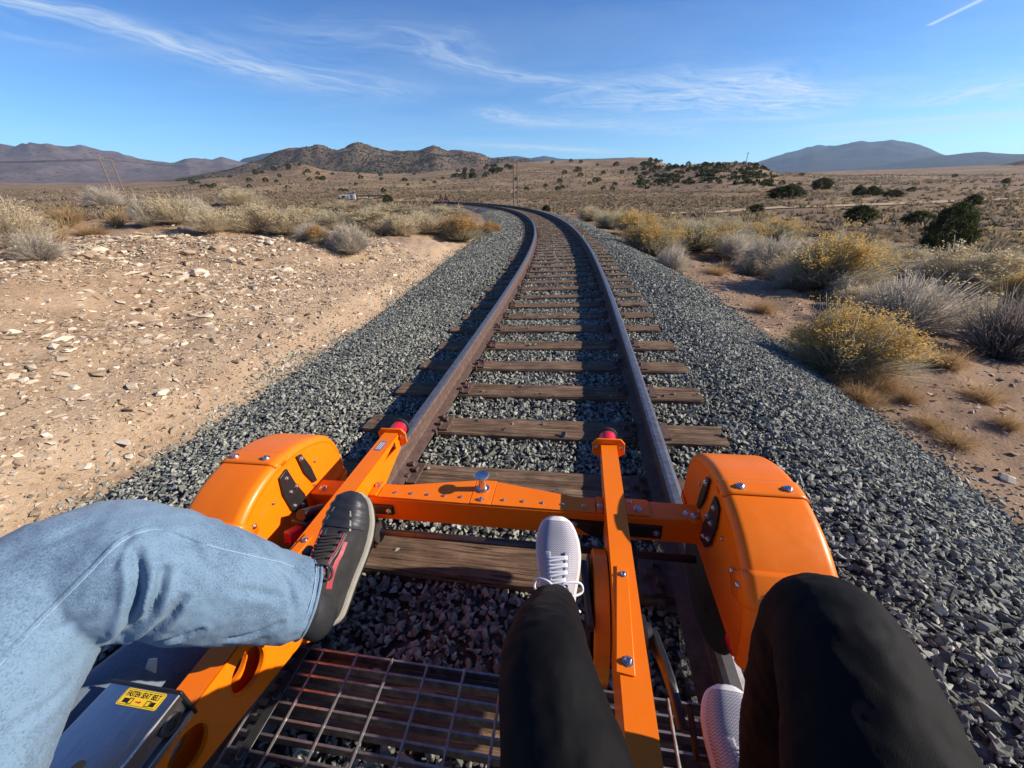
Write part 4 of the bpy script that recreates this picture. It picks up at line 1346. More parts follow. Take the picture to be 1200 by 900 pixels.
# ---- aluminium seat slide between the neighbour's legs, with its sticker
sec = [(-.600, .586), (-.600, .6535), (-.597, .6565), (-.443, .6565), (-.440, .6535), (-.440, .640), (-.455, .640), (-.455, .634), (-.449, .634), (-.449, .606), (-.455, .606), (-.455, .600), (-.440, .600), (-.440, .586)]
n = len(sec); b = MB()
b.add([(u, -.30, w) for u, w in sec] + [(u, .332, w) for u, w in sec], [(i, (i + 1) % n, n + (i + 1) % n, n + i) for i in range(n)] + [tuple(range(n - 1, -1, -1)), tuple(range(n, 2 * n))])
slide = b.obj('seat_slide', alu, bike, bevel=.0012)
b = MB(); b.box((-.602, .332, .584), (-.438, .338, .6585)); b.obj('end_cap', black, slide, bevel=.002)
b = MB(); b.lathe((-.452, .300, .620), (1, 0, 0), [(0, .019), (.010, .019), (.013, .016), (.013, .009), (.009, .008)], 26); b.obj('roller', dsteel, slide)
b = MB(); b.lathe((-.515, .215, .6566), (0, 0, 1), [(0, .011), (.0008, .011), (.0009, .002)], 20); b.obj('screw_hole', rubber, slide)


def rrect(cx_, cy_, w, h, r, n=6):
    out = []
    for sx, sy, a0 in ((1, 1, 0), (-1, 1, 90), (-1, -1, 180), (1, -1, 270)):
        for i in range(n + 1):
            a = R(a0 + 90 * i / n); out.append((cx_ + sx * (w / 2 - r) + r * math.cos(a), cy_ + sy * (h / 2 - r) + r * math.sin(a)))
    return out


stx, sty, sz_ = -.507, .3155, .6568
sticker = poly_plate('sticker', rrect(stx, sty, .088, .027, .0042), sz_, sz_ + .0004, sticker_y, slide, 0)
ro, ri = rrect(stx, sty, .085, .0240, .0036), rrect(stx, sty, .0838, .0228, .0030)
b = MB(); n = len(ro); zt = sz_ + .0006
b.add([(u, v, zt) for u, v in ro] + [(u, v, zt) for u, v in ri], [(i, (i + 1) % n, n + (i + 1) % n, n + i) for i in range(n)])
for x0_, x1_, y0_, y1_ in ((-.034, -.021, -.0092, -.0022), (.0265, .036, -.0092, -.0022)): b.box((stx + x0_, sty + y0_, zt), (stx + x1_, sty + y1_, zt + .0002))
for cx0, ww in ((-.0175, .0085), (.0205, .0100)):     # outlines of the tongue and the buckle
    for (x0_, x1_, y0_, y1_) in ((-ww / 2, ww / 2, -.0102, -.0092), (-ww / 2, ww / 2, -.0022, -.0012), (-ww / 2, -ww / 2 + .0012, -.0092, -.0022), (ww / 2 - .0012, ww / 2, -.0092, -.0022)):
        b.box((stx + cx0 + x0_, sty + y0_, zt), (stx + cx0 + x1_, sty + y1_, zt + .0002))
b.box((stx - .0225, sty - .0112, zt), (stx - .0212, sty - .0004, zt + .0002))
b.obj('sticker_print', sticker_k, slide)
b = MB(); b.box((stx - .006, sty - .0068, zt), (stx + .001, sty - .0048, zt + .0002)); b.add([(stx + .001, sty - .0085, zt + .0001), (stx + .0065, sty - .0058, zt + .0001), (stx + .001, sty - .0031, zt + .0001)], [(0, 1, 2)]); b.obj('sticker_arrow', sticker_r, slide)
fc = bpy.data.curves.new('sticker_text', 'FONT'); fc.body = 'FASTEN SEAT BELT'; fc.size = .0118; fc.align_x = 'CENTER'; fc.extrude = .0001; fc.offset = .00022; fc.space_character = 1.0; fc.space_word = 1.5
tmp = bpy.data.objects.new('tmp', fc); COL.objects.link(tmp)
tme = bpy.data.meshes.new_from_object(tmp.evaluated_get(bpy.context.evaluated_depsgraph_get())); bpy.data.objects.remove(tmp)
tw = max(v.co.x for v in tme.vertices) - min(v.co.x for v in tme.vertices)
tme.name = 'sticker_text'; tme.materials.clear(); tme.materials.append(sticker_k)
obj('sticker_text', tme, slide, (stx, sty + .0012, zt + .0001), None, (.074 / tw, .0085 / .0084, 1))
# seat pads under the riders
for u in (.42, -.62):
    b = MB(); b.box((u - .19, -.42, .585), (u + .19, .06, .64)); b.obj('seat_pad', rubber, bike, bevel=.02, seg=3)


# ----------------------------------------------------------------- riders
def frame_loft(rows, n, nphi, wr=None, up0=(0, 0, 1)):
    """rows (u,v,w,ra,rb): centre and half widths; returns rings, centres, tangents"""
    P = catmull(rows, n); c = P[:, :3]; T = np.gradient(c, axis=0); T /= np.linalg.norm(T, axis=1)[:, None]
    a = np.array(up0, float); rings = []
    for i in range(n):
        a = a - T[i] * a.dot(T[i]); a /= np.linalg.norm(a); b = np.cross(T[i], a)
        ring = []
        for k in range(nphi):
            ph = 2 * math.pi * k / nphi
            q = a * math.cos(ph) * P[i, 3] + b * math.sin(ph) * P[i, 4]
            if wr is not None: q = q * (1 + wr(i / (n - 1), ph, c[i] + q))
            ring.append(tuple(c[i] + q))
        rings.append(ring)
    return rings, c, T, P


def fabric_mods(o, voxel, disp, size, iters=6):
    m = o.modifiers.new('remesh', 'REMESH'); m.mode = 'VOXEL'; m.voxel_size = voxel; m.use_smooth_shade = True
    s_ = o.modifiers.new('smooth', 'SMOOTH'); s_.factor = .5; s_.iterations = iters
    if disp:
        for nm, sz2, st_ in (('folds', size, disp), ('creases', size * .35, disp * .35)):
            tx = bpy.data.textures.new(nm, 'CLOUDS'); tx.noise_scale = sz2; tx.noise_depth = 2
            d = o.modifiers.new(nm, 'DISPLACE'); d.texture = tx; d.strength = st_; d.mid_level = .5; d.texture_coords = 'LOCAL'


def shoe(parent, heel, toe, top_hint, L, Wd, m_up, m_sole, m_tongue, m_lace, style):
    """parent local axes; heel and toe are points of the sole"""
    heel = Vector(heel); toe = Vector(toe); y = (toe - heel).normalized(); z = Vector(top_hint); z = (z - y * z.dot(y)).normalized(); x = y.cross(z)
    M = Matrix((x, y, z)).transposed().to_4x4(); M.translation = heel
    k = L / .265; kw = Wd / .100
    T_ = np.array([0, .03, .08, .2, .32, .42, .52, .65, .78, .88, .95, .985, 1.0])
    HW = np.array([.008, .024, .032, .036, .037, .0405, .0445, .0485, .0470, .0400, .031, .022, .010]) * kw
    HT = np.array([.040, .075, .088, .098, .100, .095, .083, .066, .054, .047, .038, .030, .016]) * k
    CX = np.array([0, 0, 0, .000, .002, .003, .003, .001, -.002, -.004, -.005, -.005, -.005])
    spring = lambda t: .012 * k * max(0, (t - .72) / .28) ** 2 + .004 * k * max(0, (.1 - t) / .1)
    zb = (.024 if style == 'knit' else .016) * k
    tt = np.linspace(0, 1, 54)
    hw = np.interp(tt, T_, HW); ht = np.interp(tt, T_, HT); cxx = np.interp(tt, T_, CX)
    def smooth1(a, it=2):
        for _ in range(it): a = np.concatenate([[a[0]], (a[:-2] + 2 * a[1:-1] + a[2:]) / 4, [a[-1]]])
        return a
    hw, ht, cxx = smooth1(hw), smooth1(ht, 3), smooth1(cxx)
    def surf(t, xr):
        """upper surface height at lateral ratio xr"""
        h = float(np.interp(t, tt, ht)); return zb + spring(t) - .004 + h * max(0, 1 - abs(xr) ** 3.23) ** .39
    root = bpy.data.objects.new('shoe', None); COL.objects.link(root); root.parent = parent; root.matrix_local = M
    rows = []
    for i, t in enumerate(tt):
        ring = []
        for ph in np.linspace(0, math.pi, 25):
            c, s_ = math.cos(ph), math.sin(ph)
            xr = math.copysign(abs(c) ** .62, c); zz = zb + spring(t) - .004 + ht[i] * abs(s_) ** .78
            tuck = 1 - .10 * abs(s_) ** 2 * (t < .5)
            ring.append((cxx[i] + hw[i] * xr * tuck, t * L, zz))
        rows.append(ring)
    b = MB().grid(rows); b.f.append(tuple(range(25))); b.m.append(0)
    so0 = b.obj('shoe_upper', m_up, root, smooth=True)
    if style == 'trail':
        tx = bpy.data.textures.new('shoe_folds', 'CLOUDS'); tx.noise_scale = .03; tx.noise_depth = 2
        d_ = so0.modifiers.new('folds', 'DISPLACE'); d_.texture = tx; d_.strength = .004; d_.mid_level = .6; d_.texture_coords = 'LOCAL'
    rows = []
    for i, t in enumerate(tt):
        e = .0055 * kw; w_ = hw[i] + e; s0 = spring(t); mid = zb * .62
        rows.append([(cxx[i] - w_ * .93, t * L, s0), (cxx[i] - w_ * 1.02, t * L, s0 + mid * .5), (cxx[i] - w_, t * L, s0 + zb * .95), (cxx[i] - hw[i] * .93, t * L, s0 + zb + .003), (cxx[i] + hw[i] * .93, t * L, s0 + zb + .003), (cxx[i] + w_, t * L, s0 + zb * .95), (cxx[i] + w_ * 1.02, t * L, s0 + mid * .5), (cxx[i] + w_ * .93, t * L, s0)])
    b = MB().grid([[(p[0], p[1] - .006, p[2]) for p in rows[0]]] + rows , closed_u=True, cap0=True, cap1=True)
    so_ = b.obj('sole', m_sole, root, smooth=True); so_.data.set_sharp_from_angle(angle=R(50))
    if style == 'trail':
        b = MB().grid([[(p[0] * 1.01, p[1], p[2] - (.007 if j in (0, 7) else (zb * .40))) for j, p in enumerate((r[0], r[1], r[6], r[7]))] for r in rows], closed_u=False)
        b.obj('outsole', trail_d, root)
    t0, t1 = .36, .64
    P2 = lambda t, xr, up=0.0: (float(np.interp(t, tt, cxx)) + (float(np.interp(t, tt, hw)) + up) * xr * (1 - .10 * (t < .5) * max(0, 1 - abs(xr) ** 3.23)), t * L, surf(t, xr) + up)
    rows = [[P2(t, xr, .0015 + .003 * (1 - abs(xr) / .36)) for xr in np.linspace(-.36, .36, 7)] for t in np.linspace(.26, t1, 14)]
    tg = MB().grid(rows).obj('tongue', m_tongue, root, smooth=True); s_ = tg.modifiers.new('thick', 'SOLIDIFY'); s_.thickness = .003
    for sx in (-1, 1):                                # eyelet facing
        rows = [[P2(t, sx * xr, .0022) for xr in (.30, .38, .50, .58)] for t in np.linspace(.30, .68, 14)]
        ef = MB().grid(rows).obj('eyelet_facing', m_up if style == 'knit' else trail_d, root, smooth=True); s_ = ef.modifiers.new('thick', 'SOLIDIFY'); s_.thickness = .0025; s_.offset = 0
    b = MB(); lr = (.0030 if style == 'knit' else .0026) * k
    ev = np.linspace(.40, .635, 5 if style == 'knit' else 6)
    for q, t in enumerate(ev):
        b.tube([P2(t + .012 * s2, xr, .0055) for xr, s2 in zip(np.linspace(-.42, .42, 9), np.linspace(-1, 1, 9))], lr, 6)
        if q: b.tube([P2(t - .02 * s2 - .02, xr, .0065) for xr, s2 in zip(np.linspace(-.42, .42, 9), np.linspace(1, -1, 9))], lr, 6)
    kn = Vector(P2(.375, 0, .010))
    if style == 'knit':
        for sx, ext in ((1, .050), (-1, .044)):
            loop = [kn, kn + Vector((sx * .018, .018, .004)), kn + Vector((sx * ext, .020, -.008)), kn + Vector((sx * (ext + .006), .002, -.016)), kn + Vector((sx * .03, -.008, -.004)), kn]
            b.tube([tuple(q) for q in catmull([tuple(p) for p in loop], 22)], lr, 6)
            tail = [kn, kn + Vector((sx * .018, -.014, 0)), kn + Vector((sx * .038, -.030, -.012)), kn + Vector((sx * .052, -.040, -.034))]
            b.tube([tuple(q) for q in catmull([tuple(p) for p in tail], 12)], lr, 6)
        b.lathe(kn - Vector((.007, 0, 0)), (1, 0, 0), [(0, .003), (.004, .006), (.010, .006), (.014, .003)], 10)
    else:
        for sx in (1, -1):
            loop = [kn, kn + Vector((sx * .015, .02, .002)), kn + Vector((sx * .036, .012, -.010)), kn + Vector((sx * .034, -.01, -.016)), kn]
            b.tube([tuple(q) for q in catmull([tuple(p) for p in loop], 20)], lr, 6)
    b.obj('laces', m_lace, root, smooth=True)
    if style == 'knit':
        rows = [[P2(t, xr, .0008) for xr in np.linspace(-1, 1, 21)] for t in np.linspace(.955, .998, 5)]
        MB().grid(rows).obj('toe_guard', sole_w, root, smooth=True)
    else:
        for sx in (-1, 1):
            rows = [[P2(t, sx * xr, .0014) for xr in (a0, a0 + .06, a0 + .12)] for t, a0 in zip(np.linspace(.28, .60, 8), np.linspace(.74, .58, 8))]
            MB().grid(rows).obj('side_stripe', redlogo, root, smooth=True)
            rows = [[P2(t, sx * xr, .002) for xr in (a0, a0 + .06)] for t, a0 in zip(np.linspace(.68, .86, 8), np.linspace(.60, .36, 8))]
            MB().grid(rows).obj('toe_line', sole_t, root, smooth=True)
        rows = [[P2(t, xr, .0018 + .0015 * math.sin(t * 90 + 2 * xr)) for xr in np.linspace(-.97, .97, 19)] for t in np.linspace(.70, .985, 16)]
        MB().grid(rows).obj('toe_cap', trail_d, root, smooth=True)
        b = MB(); b.tube([P2(t, .46, .006) for t in np.linspace(.30, .66, 12)], .0016, 6); b.tube([P2(t, -.46, .006) for t in np.linspace(.30, .66, 12)], .0016, 6); b.obj('lace_loops', redlogo, root)
    # collar where the ankle goes in
    ring = []
    for ph in np.linspace(0, 2 * math.pi, 26, endpoint=False):
        ring.append(Vector((.031 * kw * math.cos(ph), L * .155 + L * .135 * math.sin(ph), zb + .100 * k + .010 * k * math.sin(ph + .3))))
    b = MB(); b.tube(ring, .0065 * k, 8, closed=True); b.obj('collar', m_tongue if style == 'knit' else trail_d, root, smooth=True)
    return root


# ---- the photographer: black leggings, pale knit shoes
HIP = (.43, -.08, .70)
ph_ = rail_bike_root('person', 'person in black leggings and pale grey knit shoes, feet on the pedals', 'person', HIP)
PM = lambda rows: [(r[0] - HIP[0], r[1] - HIP[1], r[2] - HIP[2], *r[3:]) for r in rows]
legL = [(.36, -.10, .71, .085, .085), (.332, .05, .79, .082, .084), (.297, .20, .875, .074, .077), (.262, .31, .915, .060, .064), (.252, .38, .885, .053, .057), (.250, .46, .805, .050, .053), (.250, .545, .715, .044, .047), (.2515, .605, .650, .036, .039), (.252, .645, .612, .033, .036), (.252, .665, .585, .031, .034)]
legR = [(.50, -.10, .71, .092, .092), (.548, .05, .80, .092, .092), (.592, .22, .892, .086, .088), (.622, .37, .930, .076, .077), (.628, .43, .905, .072, .070), (.626, .425, .83, .068, .068), (.618, .395, .72, .062, .064), (.604, .362, .62, .047, .050), (.594, .345, .555, .036, .039), (.590, .335, .52, .032, .034)]
b = MB()
for rows in (legL, legR):
    rings, c, T, P = frame_loft(PM(rows), 130, 44, lambda t, ph, p: .05 * math.sin(t * 120 + 1.5 * math.sin(ph * 2)) * math.exp(-((t - .93) / .05) ** 2) + .022 * math.sin(t * 75 + 2.2 * ph) * math.exp(-((t - .60) / .12) ** 2) * max(0, math.cos(ph - 3.1)) + .025 * mnoise.noise(Vector((t * 11, ph * 1.1, 2))))
    b.grid(rings, closed_u=True, cap0=True, cap1=True)
rings, c, T, P = frame_loft(PM([(.43, -.30, .86, .11, .17), (.43, -.22, .80, .12, .18), (.43, -.12, .735, .11, .17), (.43, -.03, .72, .085, .14)]), 20, 30)
b.grid(rings, closed_u=True, cap0=True, cap1=True)
lg = b.obj('leggings', legging, ph_, smooth=True)
fabric_mods(lg, .0050, .009, .06, 2)
rel = lambda p: tuple(Vector(p) - Vector(HIP))
shoe(ph_, rel((.252, .622, .524)), rel((.250, .812, .698)), (0, -.67, .74), .258, .104, knit, sole_w, tongue_g, lace_w, 'knit')
shoe(ph_, rel((.592, .300, .452)), rel((.602, .532, .545)), (-.10, -.37, .92), .252, .104, knit, sole_w, tongue_g, lace_w, 'knit')

# ---- the neighbour: light jeans, one leg across, charcoal trail shoe
HIP = (-.62, -.06, .70)
nb_p = rail_bike_root('person', 'person in light blue jeans with one leg crossed over and a charcoal trail shoe', 'person', HIP)
rel = lambda p: tuple(Vector(p) - Vector(HIP))
PM = lambda rows: [(r[0] - HIP[0], r[1] - HIP[1], r[2] - HIP[2], *r[3:]) for r in rows]
leg1 = [(-.50, -.10, .74, .125, .12), (-.525, .06, .805, .128, .124), (-.545, .20, .88, .122, .118), (-.553, .31, .925, .114, .112), (-.525, .375, .935, .110, .110), (-.470, .392, .922, .112, .108), (-.434, .415, .885, .114, .102), (-.392, .439, .83, .109, .098), (-.343, .467, .775, .095, .088), (-.298, .491, .735, .083, .080), (-.275, .506, .715, .078, .076)]
KN = np.array(rel((-.455, .345, .865)))


from mathutils.bvhtree import BVHTree


def seg_d(p, a, b):
    t = min(1, max(0, (p - a).dot(b - a) / (b - a).dot(b - a))); return float(np.linalg.norm(p - a - (b - a) * t)), t


FOLDS = []


def jeans_wr(t, ph, p):
    p = np.array(p); f = 0
    for a, b, dp, wd in FOLDS:
        d, q = seg_d(p, a, b)
        if d < .06:
            e = math.sin(math.pi * min(.98, max(.04, .15 + .8 * q)))
            f += e * dp * (-math.exp(-(d / wd) ** 2) + .42 * math.exp(-((d - 2.2 * wd) / (1.2 * wd)) ** 2))
    f += .016 * math.sin(t * 55 + 2 * math.sin(ph)) * math.exp(-((t - .95) / .06) ** 2) * max(0, math.cos(ph - 2.2))
    f += .030 * mnoise.noise(Vector((t * 9, ph * 1.2, .3))) + .014 * mnoise.noise(Vector((t * 26, ph * 2.4, 4.3)))
    return f


NJ = 260
rings, c1, T1, P1 = frame_loft(PM(leg1), NJ, 110, jeans_wr)
jrings = rings
b = MB().grid(rings, closed_u=True, cap0=True, cap1=True)
rings, c, T, P = frame_loft(PM([(-.62, -.32, .90, .12, .19), (-.62, -.22, .83, .13, .195), (-.62, -.10, .75, .115, .18), (-.62, 0, .73, .085, .15)]), 20, 30)
b.grid(rings, closed_u=True, cap0=True, cap1=True)
jn = b.obj('jeans', denim, nb_p, smooth=True)
fabric_mods(jn, .0048, .013, .075, 2)
leg2 = [(-.66, -.10, .62, .10, .10), (-.67, .10, .565, .108, .108), (-.675, .28, .525, .112, .108), (-.665, .42, .495, .108, .10), (-.63, .485, .455, .095, .09), (-.60, .515, .41, .082, .078), (-.585, .53, .35, .07, .068)]
rings, c2, T2, P2_ = frame_loft(PM(leg2), 90, 40, lambda t, ph, p: .05 * mnoise.noise(Vector((t * 9, ph * 1.2, 9))))
j2_ = MB().grid(rings, closed_u=True, cap0=True, cap1=True).obj('jeans_leg', denim_d, nb_p, smooth=True)


bpy.context.view_layer.update()
_dg = bpy.context.evaluated_depsgraph_get()
_baked = bpy.data.meshes.new_from_object(jn.evaluated_get(_dg))
jn_inv = jn.matrix_world.inverted()


def sight(px, py):
    d = _cx * ((px - 600) / 454.4) + _cy * (-(py - 450) / 454.4) + _F
    return jn_inv @ Vector((0, 0, CAM_Z)), (jn_inv.to_3x3() @ d).normalized()


# press the sharp folds behind the knee and at the cuff into the cloth, along lines on its surface
_n = len(_baked.vertices); _co = np.zeros(_n * 3); _baked.vertices.foreach_get('co', _co); _co = _co.reshape(-1, 3)
_nm = np.zeros(_n * 3); _baked.vertices.foreach_get('normal', _nm); _nm = _nm.reshape(-1, 3)
_tree = BVHTree.FromPolygons([Vector(c) for c in _co], [tuple(p.vertices) for p in _baked.polygons])
_disp = np.zeros(_n)
for line, dp, wd in (([(158, 646), (163, 680), (158, 712), (148, 738), (132, 752)], .016, .0065), ([(192, 668), (184, 700), (168, 726), (146, 748)], .014, .0060), ([(214, 702), (196, 726), (172, 744), (150, 754)], .009, .006), ([(236, 738), (205, 748), (178, 754)], .007, .005),
                     ([(150, 630), (140, 650), (128, 668)], .005, .006), ([(318, 664), (336, 684), (344, 710)], .005, .005), ([(330, 730), (300, 742), (262, 750)], .006, .005), ([(205, 625), (226, 640), (240, 662)], .004, .006),
                     ([(60, 742), (92, 728), (116, 706)], .004, .007), ([(20, 850), (56, 826), (84, 800)], .004, .007), ([(10, 650), (60, 632), (100, 618)], .003, .008), ([(270, 690), (300, 694), (330, 702)], .003, .007)):
    pl_ = []
    for x, y in catmull(line, 14):
        h = _tree.ray_cast(*sight(x, y))
        if h[0] is not None: pl_.append(h[0][:])
    if len(pl_) < 3: continue
    pl_ = np.array(pl_); near_ = np.nonzero(np.linalg.norm(_co - pl_.mean(0), axis=1) < .25)[0]
    A_, B_ = pl_[:-1], pl_[1:]; D_ = B_ - A_
    q = _co[near_][:, None] - A_[None]; tt_ = np.clip((q * D_).sum(2) / ((D_ * D_).sum(1) + 1e-12), 0, 1)
    e_ = np.linalg.norm(q - tt_[..., None] * D_, axis=2); k_ = e_.argmin(1); dist = e_[np.arange(len(near_)), k_]
    along = (k_ + tt_[np.arange(len(near_)), k_]) / len(D_)
    env = np.sin(np.pi * np.clip(.12 + .84 * along, 0, 1)) ** .7
    _disp[near_] += env * dp * (-np.exp(-(dist / wd) ** 2) + .55 * np.exp(-((dist - 2.1 * wd) / (1.15 * wd)) ** 2))
_co = _co + _nm * _disp[:, None]
_baked.vertices.foreach_set('co', _co.ravel()); _baked.update()
_baked.polygons.foreach_set('use_smooth', [True] * len(_baked.polygons))
_baked.name = 'jeans'
jn.modifiers.clear(); jn.data = _baked
_tree = BVHTree.FromPolygons([Vector(c) for c in _co], [tuple(p.vertices) for p in _baked.polygons])
SEAM = catmull([(-40, 815), (0, 775), (50, 723), (100, 673), (130, 642), (147, 629), (165, 621), (187, 618), (215, 626), (249, 638), (295, 649), (338, 660), (366, 679)], 150)


def on_cloth(px, py):
    h = _tree.ray_cast(*sight(px, py))
    return (h[0], h[1]) if h[0] is not None else None


def sew(name, dpx, w, mat, lift, thick, dash=False):
    rows, b = [], MB()
    pts = [on_cloth(x + dpx * .5, y + dpx) for x, y in SEAM]
    pts = [p for p in pts if p is not None]
    for i, (p, nrm) in enumerate(pts):
        d = (pts[min(i + 1, len(pts) - 1)][0] - pts[max(i - 1, 0)][0]).normalized(); sd = d.cross(nrm).normalized()
        rows.append([p + sd * (w * q) + nrm * (lift + thick * (1 - q * q * 3.6)) for q in (-.5, -.25, 0, .25, .5)])
    if dash:
        for i in range(0, len(rows) - 2, 3): b.grid([[tuple(q) for q in r] for r in rows[i:i + 3]])
    else: b.grid([[tuple(q) for q in r] for r in rows])
    return b.obj(name, mat, nb_p, smooth=True)


sew('seam', 0, .0080, denim, -.0002, .0024)
sew('seam_stitching', 2.6, .0012, thread, .0004, .0006)
b = MB(); b.tube(jrings[-2], .0036, 8, closed=True); b.obj('hem', denim, nb_p, smooth=True)
cc = Vector(c1[-12])
b = MB(); b.tube([tuple(cc + (Vector(p) - cc) * 1.008) for p in jrings[-12]], .0008, 5, closed=True); b.obj('hem_stitching', thread, nb_p)
# ankle sock between cuff and shoe
rings, _, _, _ = frame_loft(PM([(-.34, .465, .79, .048, .048), (-.285, .478, .745, .046, .048), (-.262, .488, .71, .044, .050), (-.260, .505, .67, .042, .055)]), 12, 24)
MB().grid(rings, closed_u=True, cap0=True, cap1=True).obj('sock', trail_d, nb_p, smooth=True)
shoe(nb_p, rel((-.270, .515, .605)), rel((-.262, .755, .790)), (.06, -.55, .72), .298, .112, trail, sole_t, trail, lace_b, 'trail')
shoe(nb_p, rel((-.62, .47, .30)), rel((-.60, .72, .375)), (0, -.2, .95), .300, .112, trail, sole_t, trail, lace_b, 'trail')
o = MB(HIP); o.v = []; o.add([(-.612, .385, .600), (-.590, .385, .590), (-.578, .395, .628), (-.603, .395, .620)], [(0, 1, 2, 3)]); tg_ = o.obj('pull_tab', sole_w, nb_p); s_ = tg_.modifiers.new('thick', 'SOLIDIFY'); s_.thickness = .002
# ----------------------------------------------------------------- loose rocks on the dirt
def soil_pts(n, s0, s1, o0, o1, edge=True):
    s = rng.uniform(s0, s1, n); o = rng.uniform(o0, o1, n)
    x, y, _ = tpt(s, o)
    return s, o, x, y


s, o, x, y = soil_pts(135000, -.5, 12, -8.6, -2.7)
cl_ = fbm(x, y, .9, 3, 55)
keep = (o + shiftl(s) < -2.75) & (cl_ + rng.normal(0, .25, len(s)) > -.22)
keep &= ~((abs(o + 3.6 + shiftl(s)) < .55) & (rng.random(len(s)) < .25))
x, y = x[keep], y[keep]; sz = sized(len(x), .021, .60, .008, .085)
z = ground_z(x, y)
scatter('pebbles', P_BAL_LO, np.stack([x, y, z + sz * .1], 1), stretch(len(x), sz) * np.array([1.1, 1, .7]), rotmats(len(x), .35), np.clip(rng.beta(1.5, 1.5, len(x)), 0, 1), rock_m, ground)
s, o, x, y = soil_pts(15000, -.5, 12, -9.0, -2.9)
keep = (o + shiftl(s) < -3.0) & ~((abs(o + 3.6 + shiftl(s)) < .45) & (rng.random(len(s)) < .85)) & (fbm(x, y, .5, 2, 56) + rng.normal(0, .2, len(s)) > -.05)
x, y = x[keep], y[keep]; sz = sized(len(x), .066, .42, .03, .17); z = ground_z(x, y)
scatter('stones', P_ROCK, np.stack([x, y, z + sz * .02], 1), stretch(len(x), sz) * np.array([1.2, 1, .8]), rotmats(len(x), .22), np.clip(rng.beta(2.0, 1.7, len(x)), 0, 1), rock_m, ground)
s, o, x, y = soil_pts(22000, .5, 16, 2.7, 9)
keep = (o > 3.0) & (rng.random(len(s)) < np.exp(-(o - 3) / 4.0)); x, y = x[keep], y[keep]
sz = sized(len(x), .026, .6, .01, .12); z = ground_z(x, y)
scatter('pebbles', P_BAL_LO, np.stack([x, y, z + sz * .1], 1), stretch(len(x), sz) * np.array([1.1, 1, .7]), rotmats(len(x), .35), np.clip(rng.beta(2.0, 2.4, len(x)), 0, 1), rock_m, ground)
# the rocks one can pick out are objects of their own
rk_me = {}


def rock(x, y, sz, tl, k, rz, tilt=.12, sink=.10):
    if (k, tl) not in rk_me:
        V, F = P_ROCK_HI[k]
        rk_me[(k, tl)] = mesh_np('rock', V, F, [rock_m], attrs={'tint': ('FACE', np.full(len(F), tl))})
    z = float(ground_z([x], [y])[0])
    obj('rock', rk_me[(k, tl)], ground, (x, y, z + sz * sink), (random.gauss(0, tilt), random.gauss(0, tilt), rz), (sz * random.uniform(1.0, 1.3), sz * random.uniform(.8, 1.05), sz * random.uniform(.7, 1.1)))


n_big = 0
while n_big < 260:
    s_, o_ = random.uniform(.3, 11), random.uniform(-8.2, -3.2)
    if -4.15 < o_ + float(shiftl(np.array([s_]))[0]) and random.random() < .8: continue
    x_, y_, _ = [float(q) for q in tpt(s_, o_)]
    if vnoise(np.array([x_ * .8]), np.array([y_ * .8]), 57)[0] < -.12: continue
    rock(x_, y_, min(.32, .105 * math.exp(abs(random.gauss(0, .48)))), random.choice([.28, .42, .55, .66, .76, .88]), random.randrange(12), random.uniform(0, 6.28))
    n_big += 1
for s_, o_, sz_r, tl in ((3.5, 4.6, .26, .92), (4.1, 5.0, .20, .90), (3.2, 4.3, .14, .6), (5.2, 4.1, .22, .95), (2.9, 3.55, .12, .85), (4.6, 3.7, .10, .7), (6.1, 4.4, .12, .6), (2.4, 4.2, .15, .55), (3.0, 5.0, .18, .8), (1.25, -3.55, .34, .86), (9.0, 3.6, .16, .95)):
    x_, y_, _ = [float(q) for q in tpt(s_, o_)]
    rock(x_, y_, sz_r, tl, random.randrange(12), random.uniform(0, 6.28))


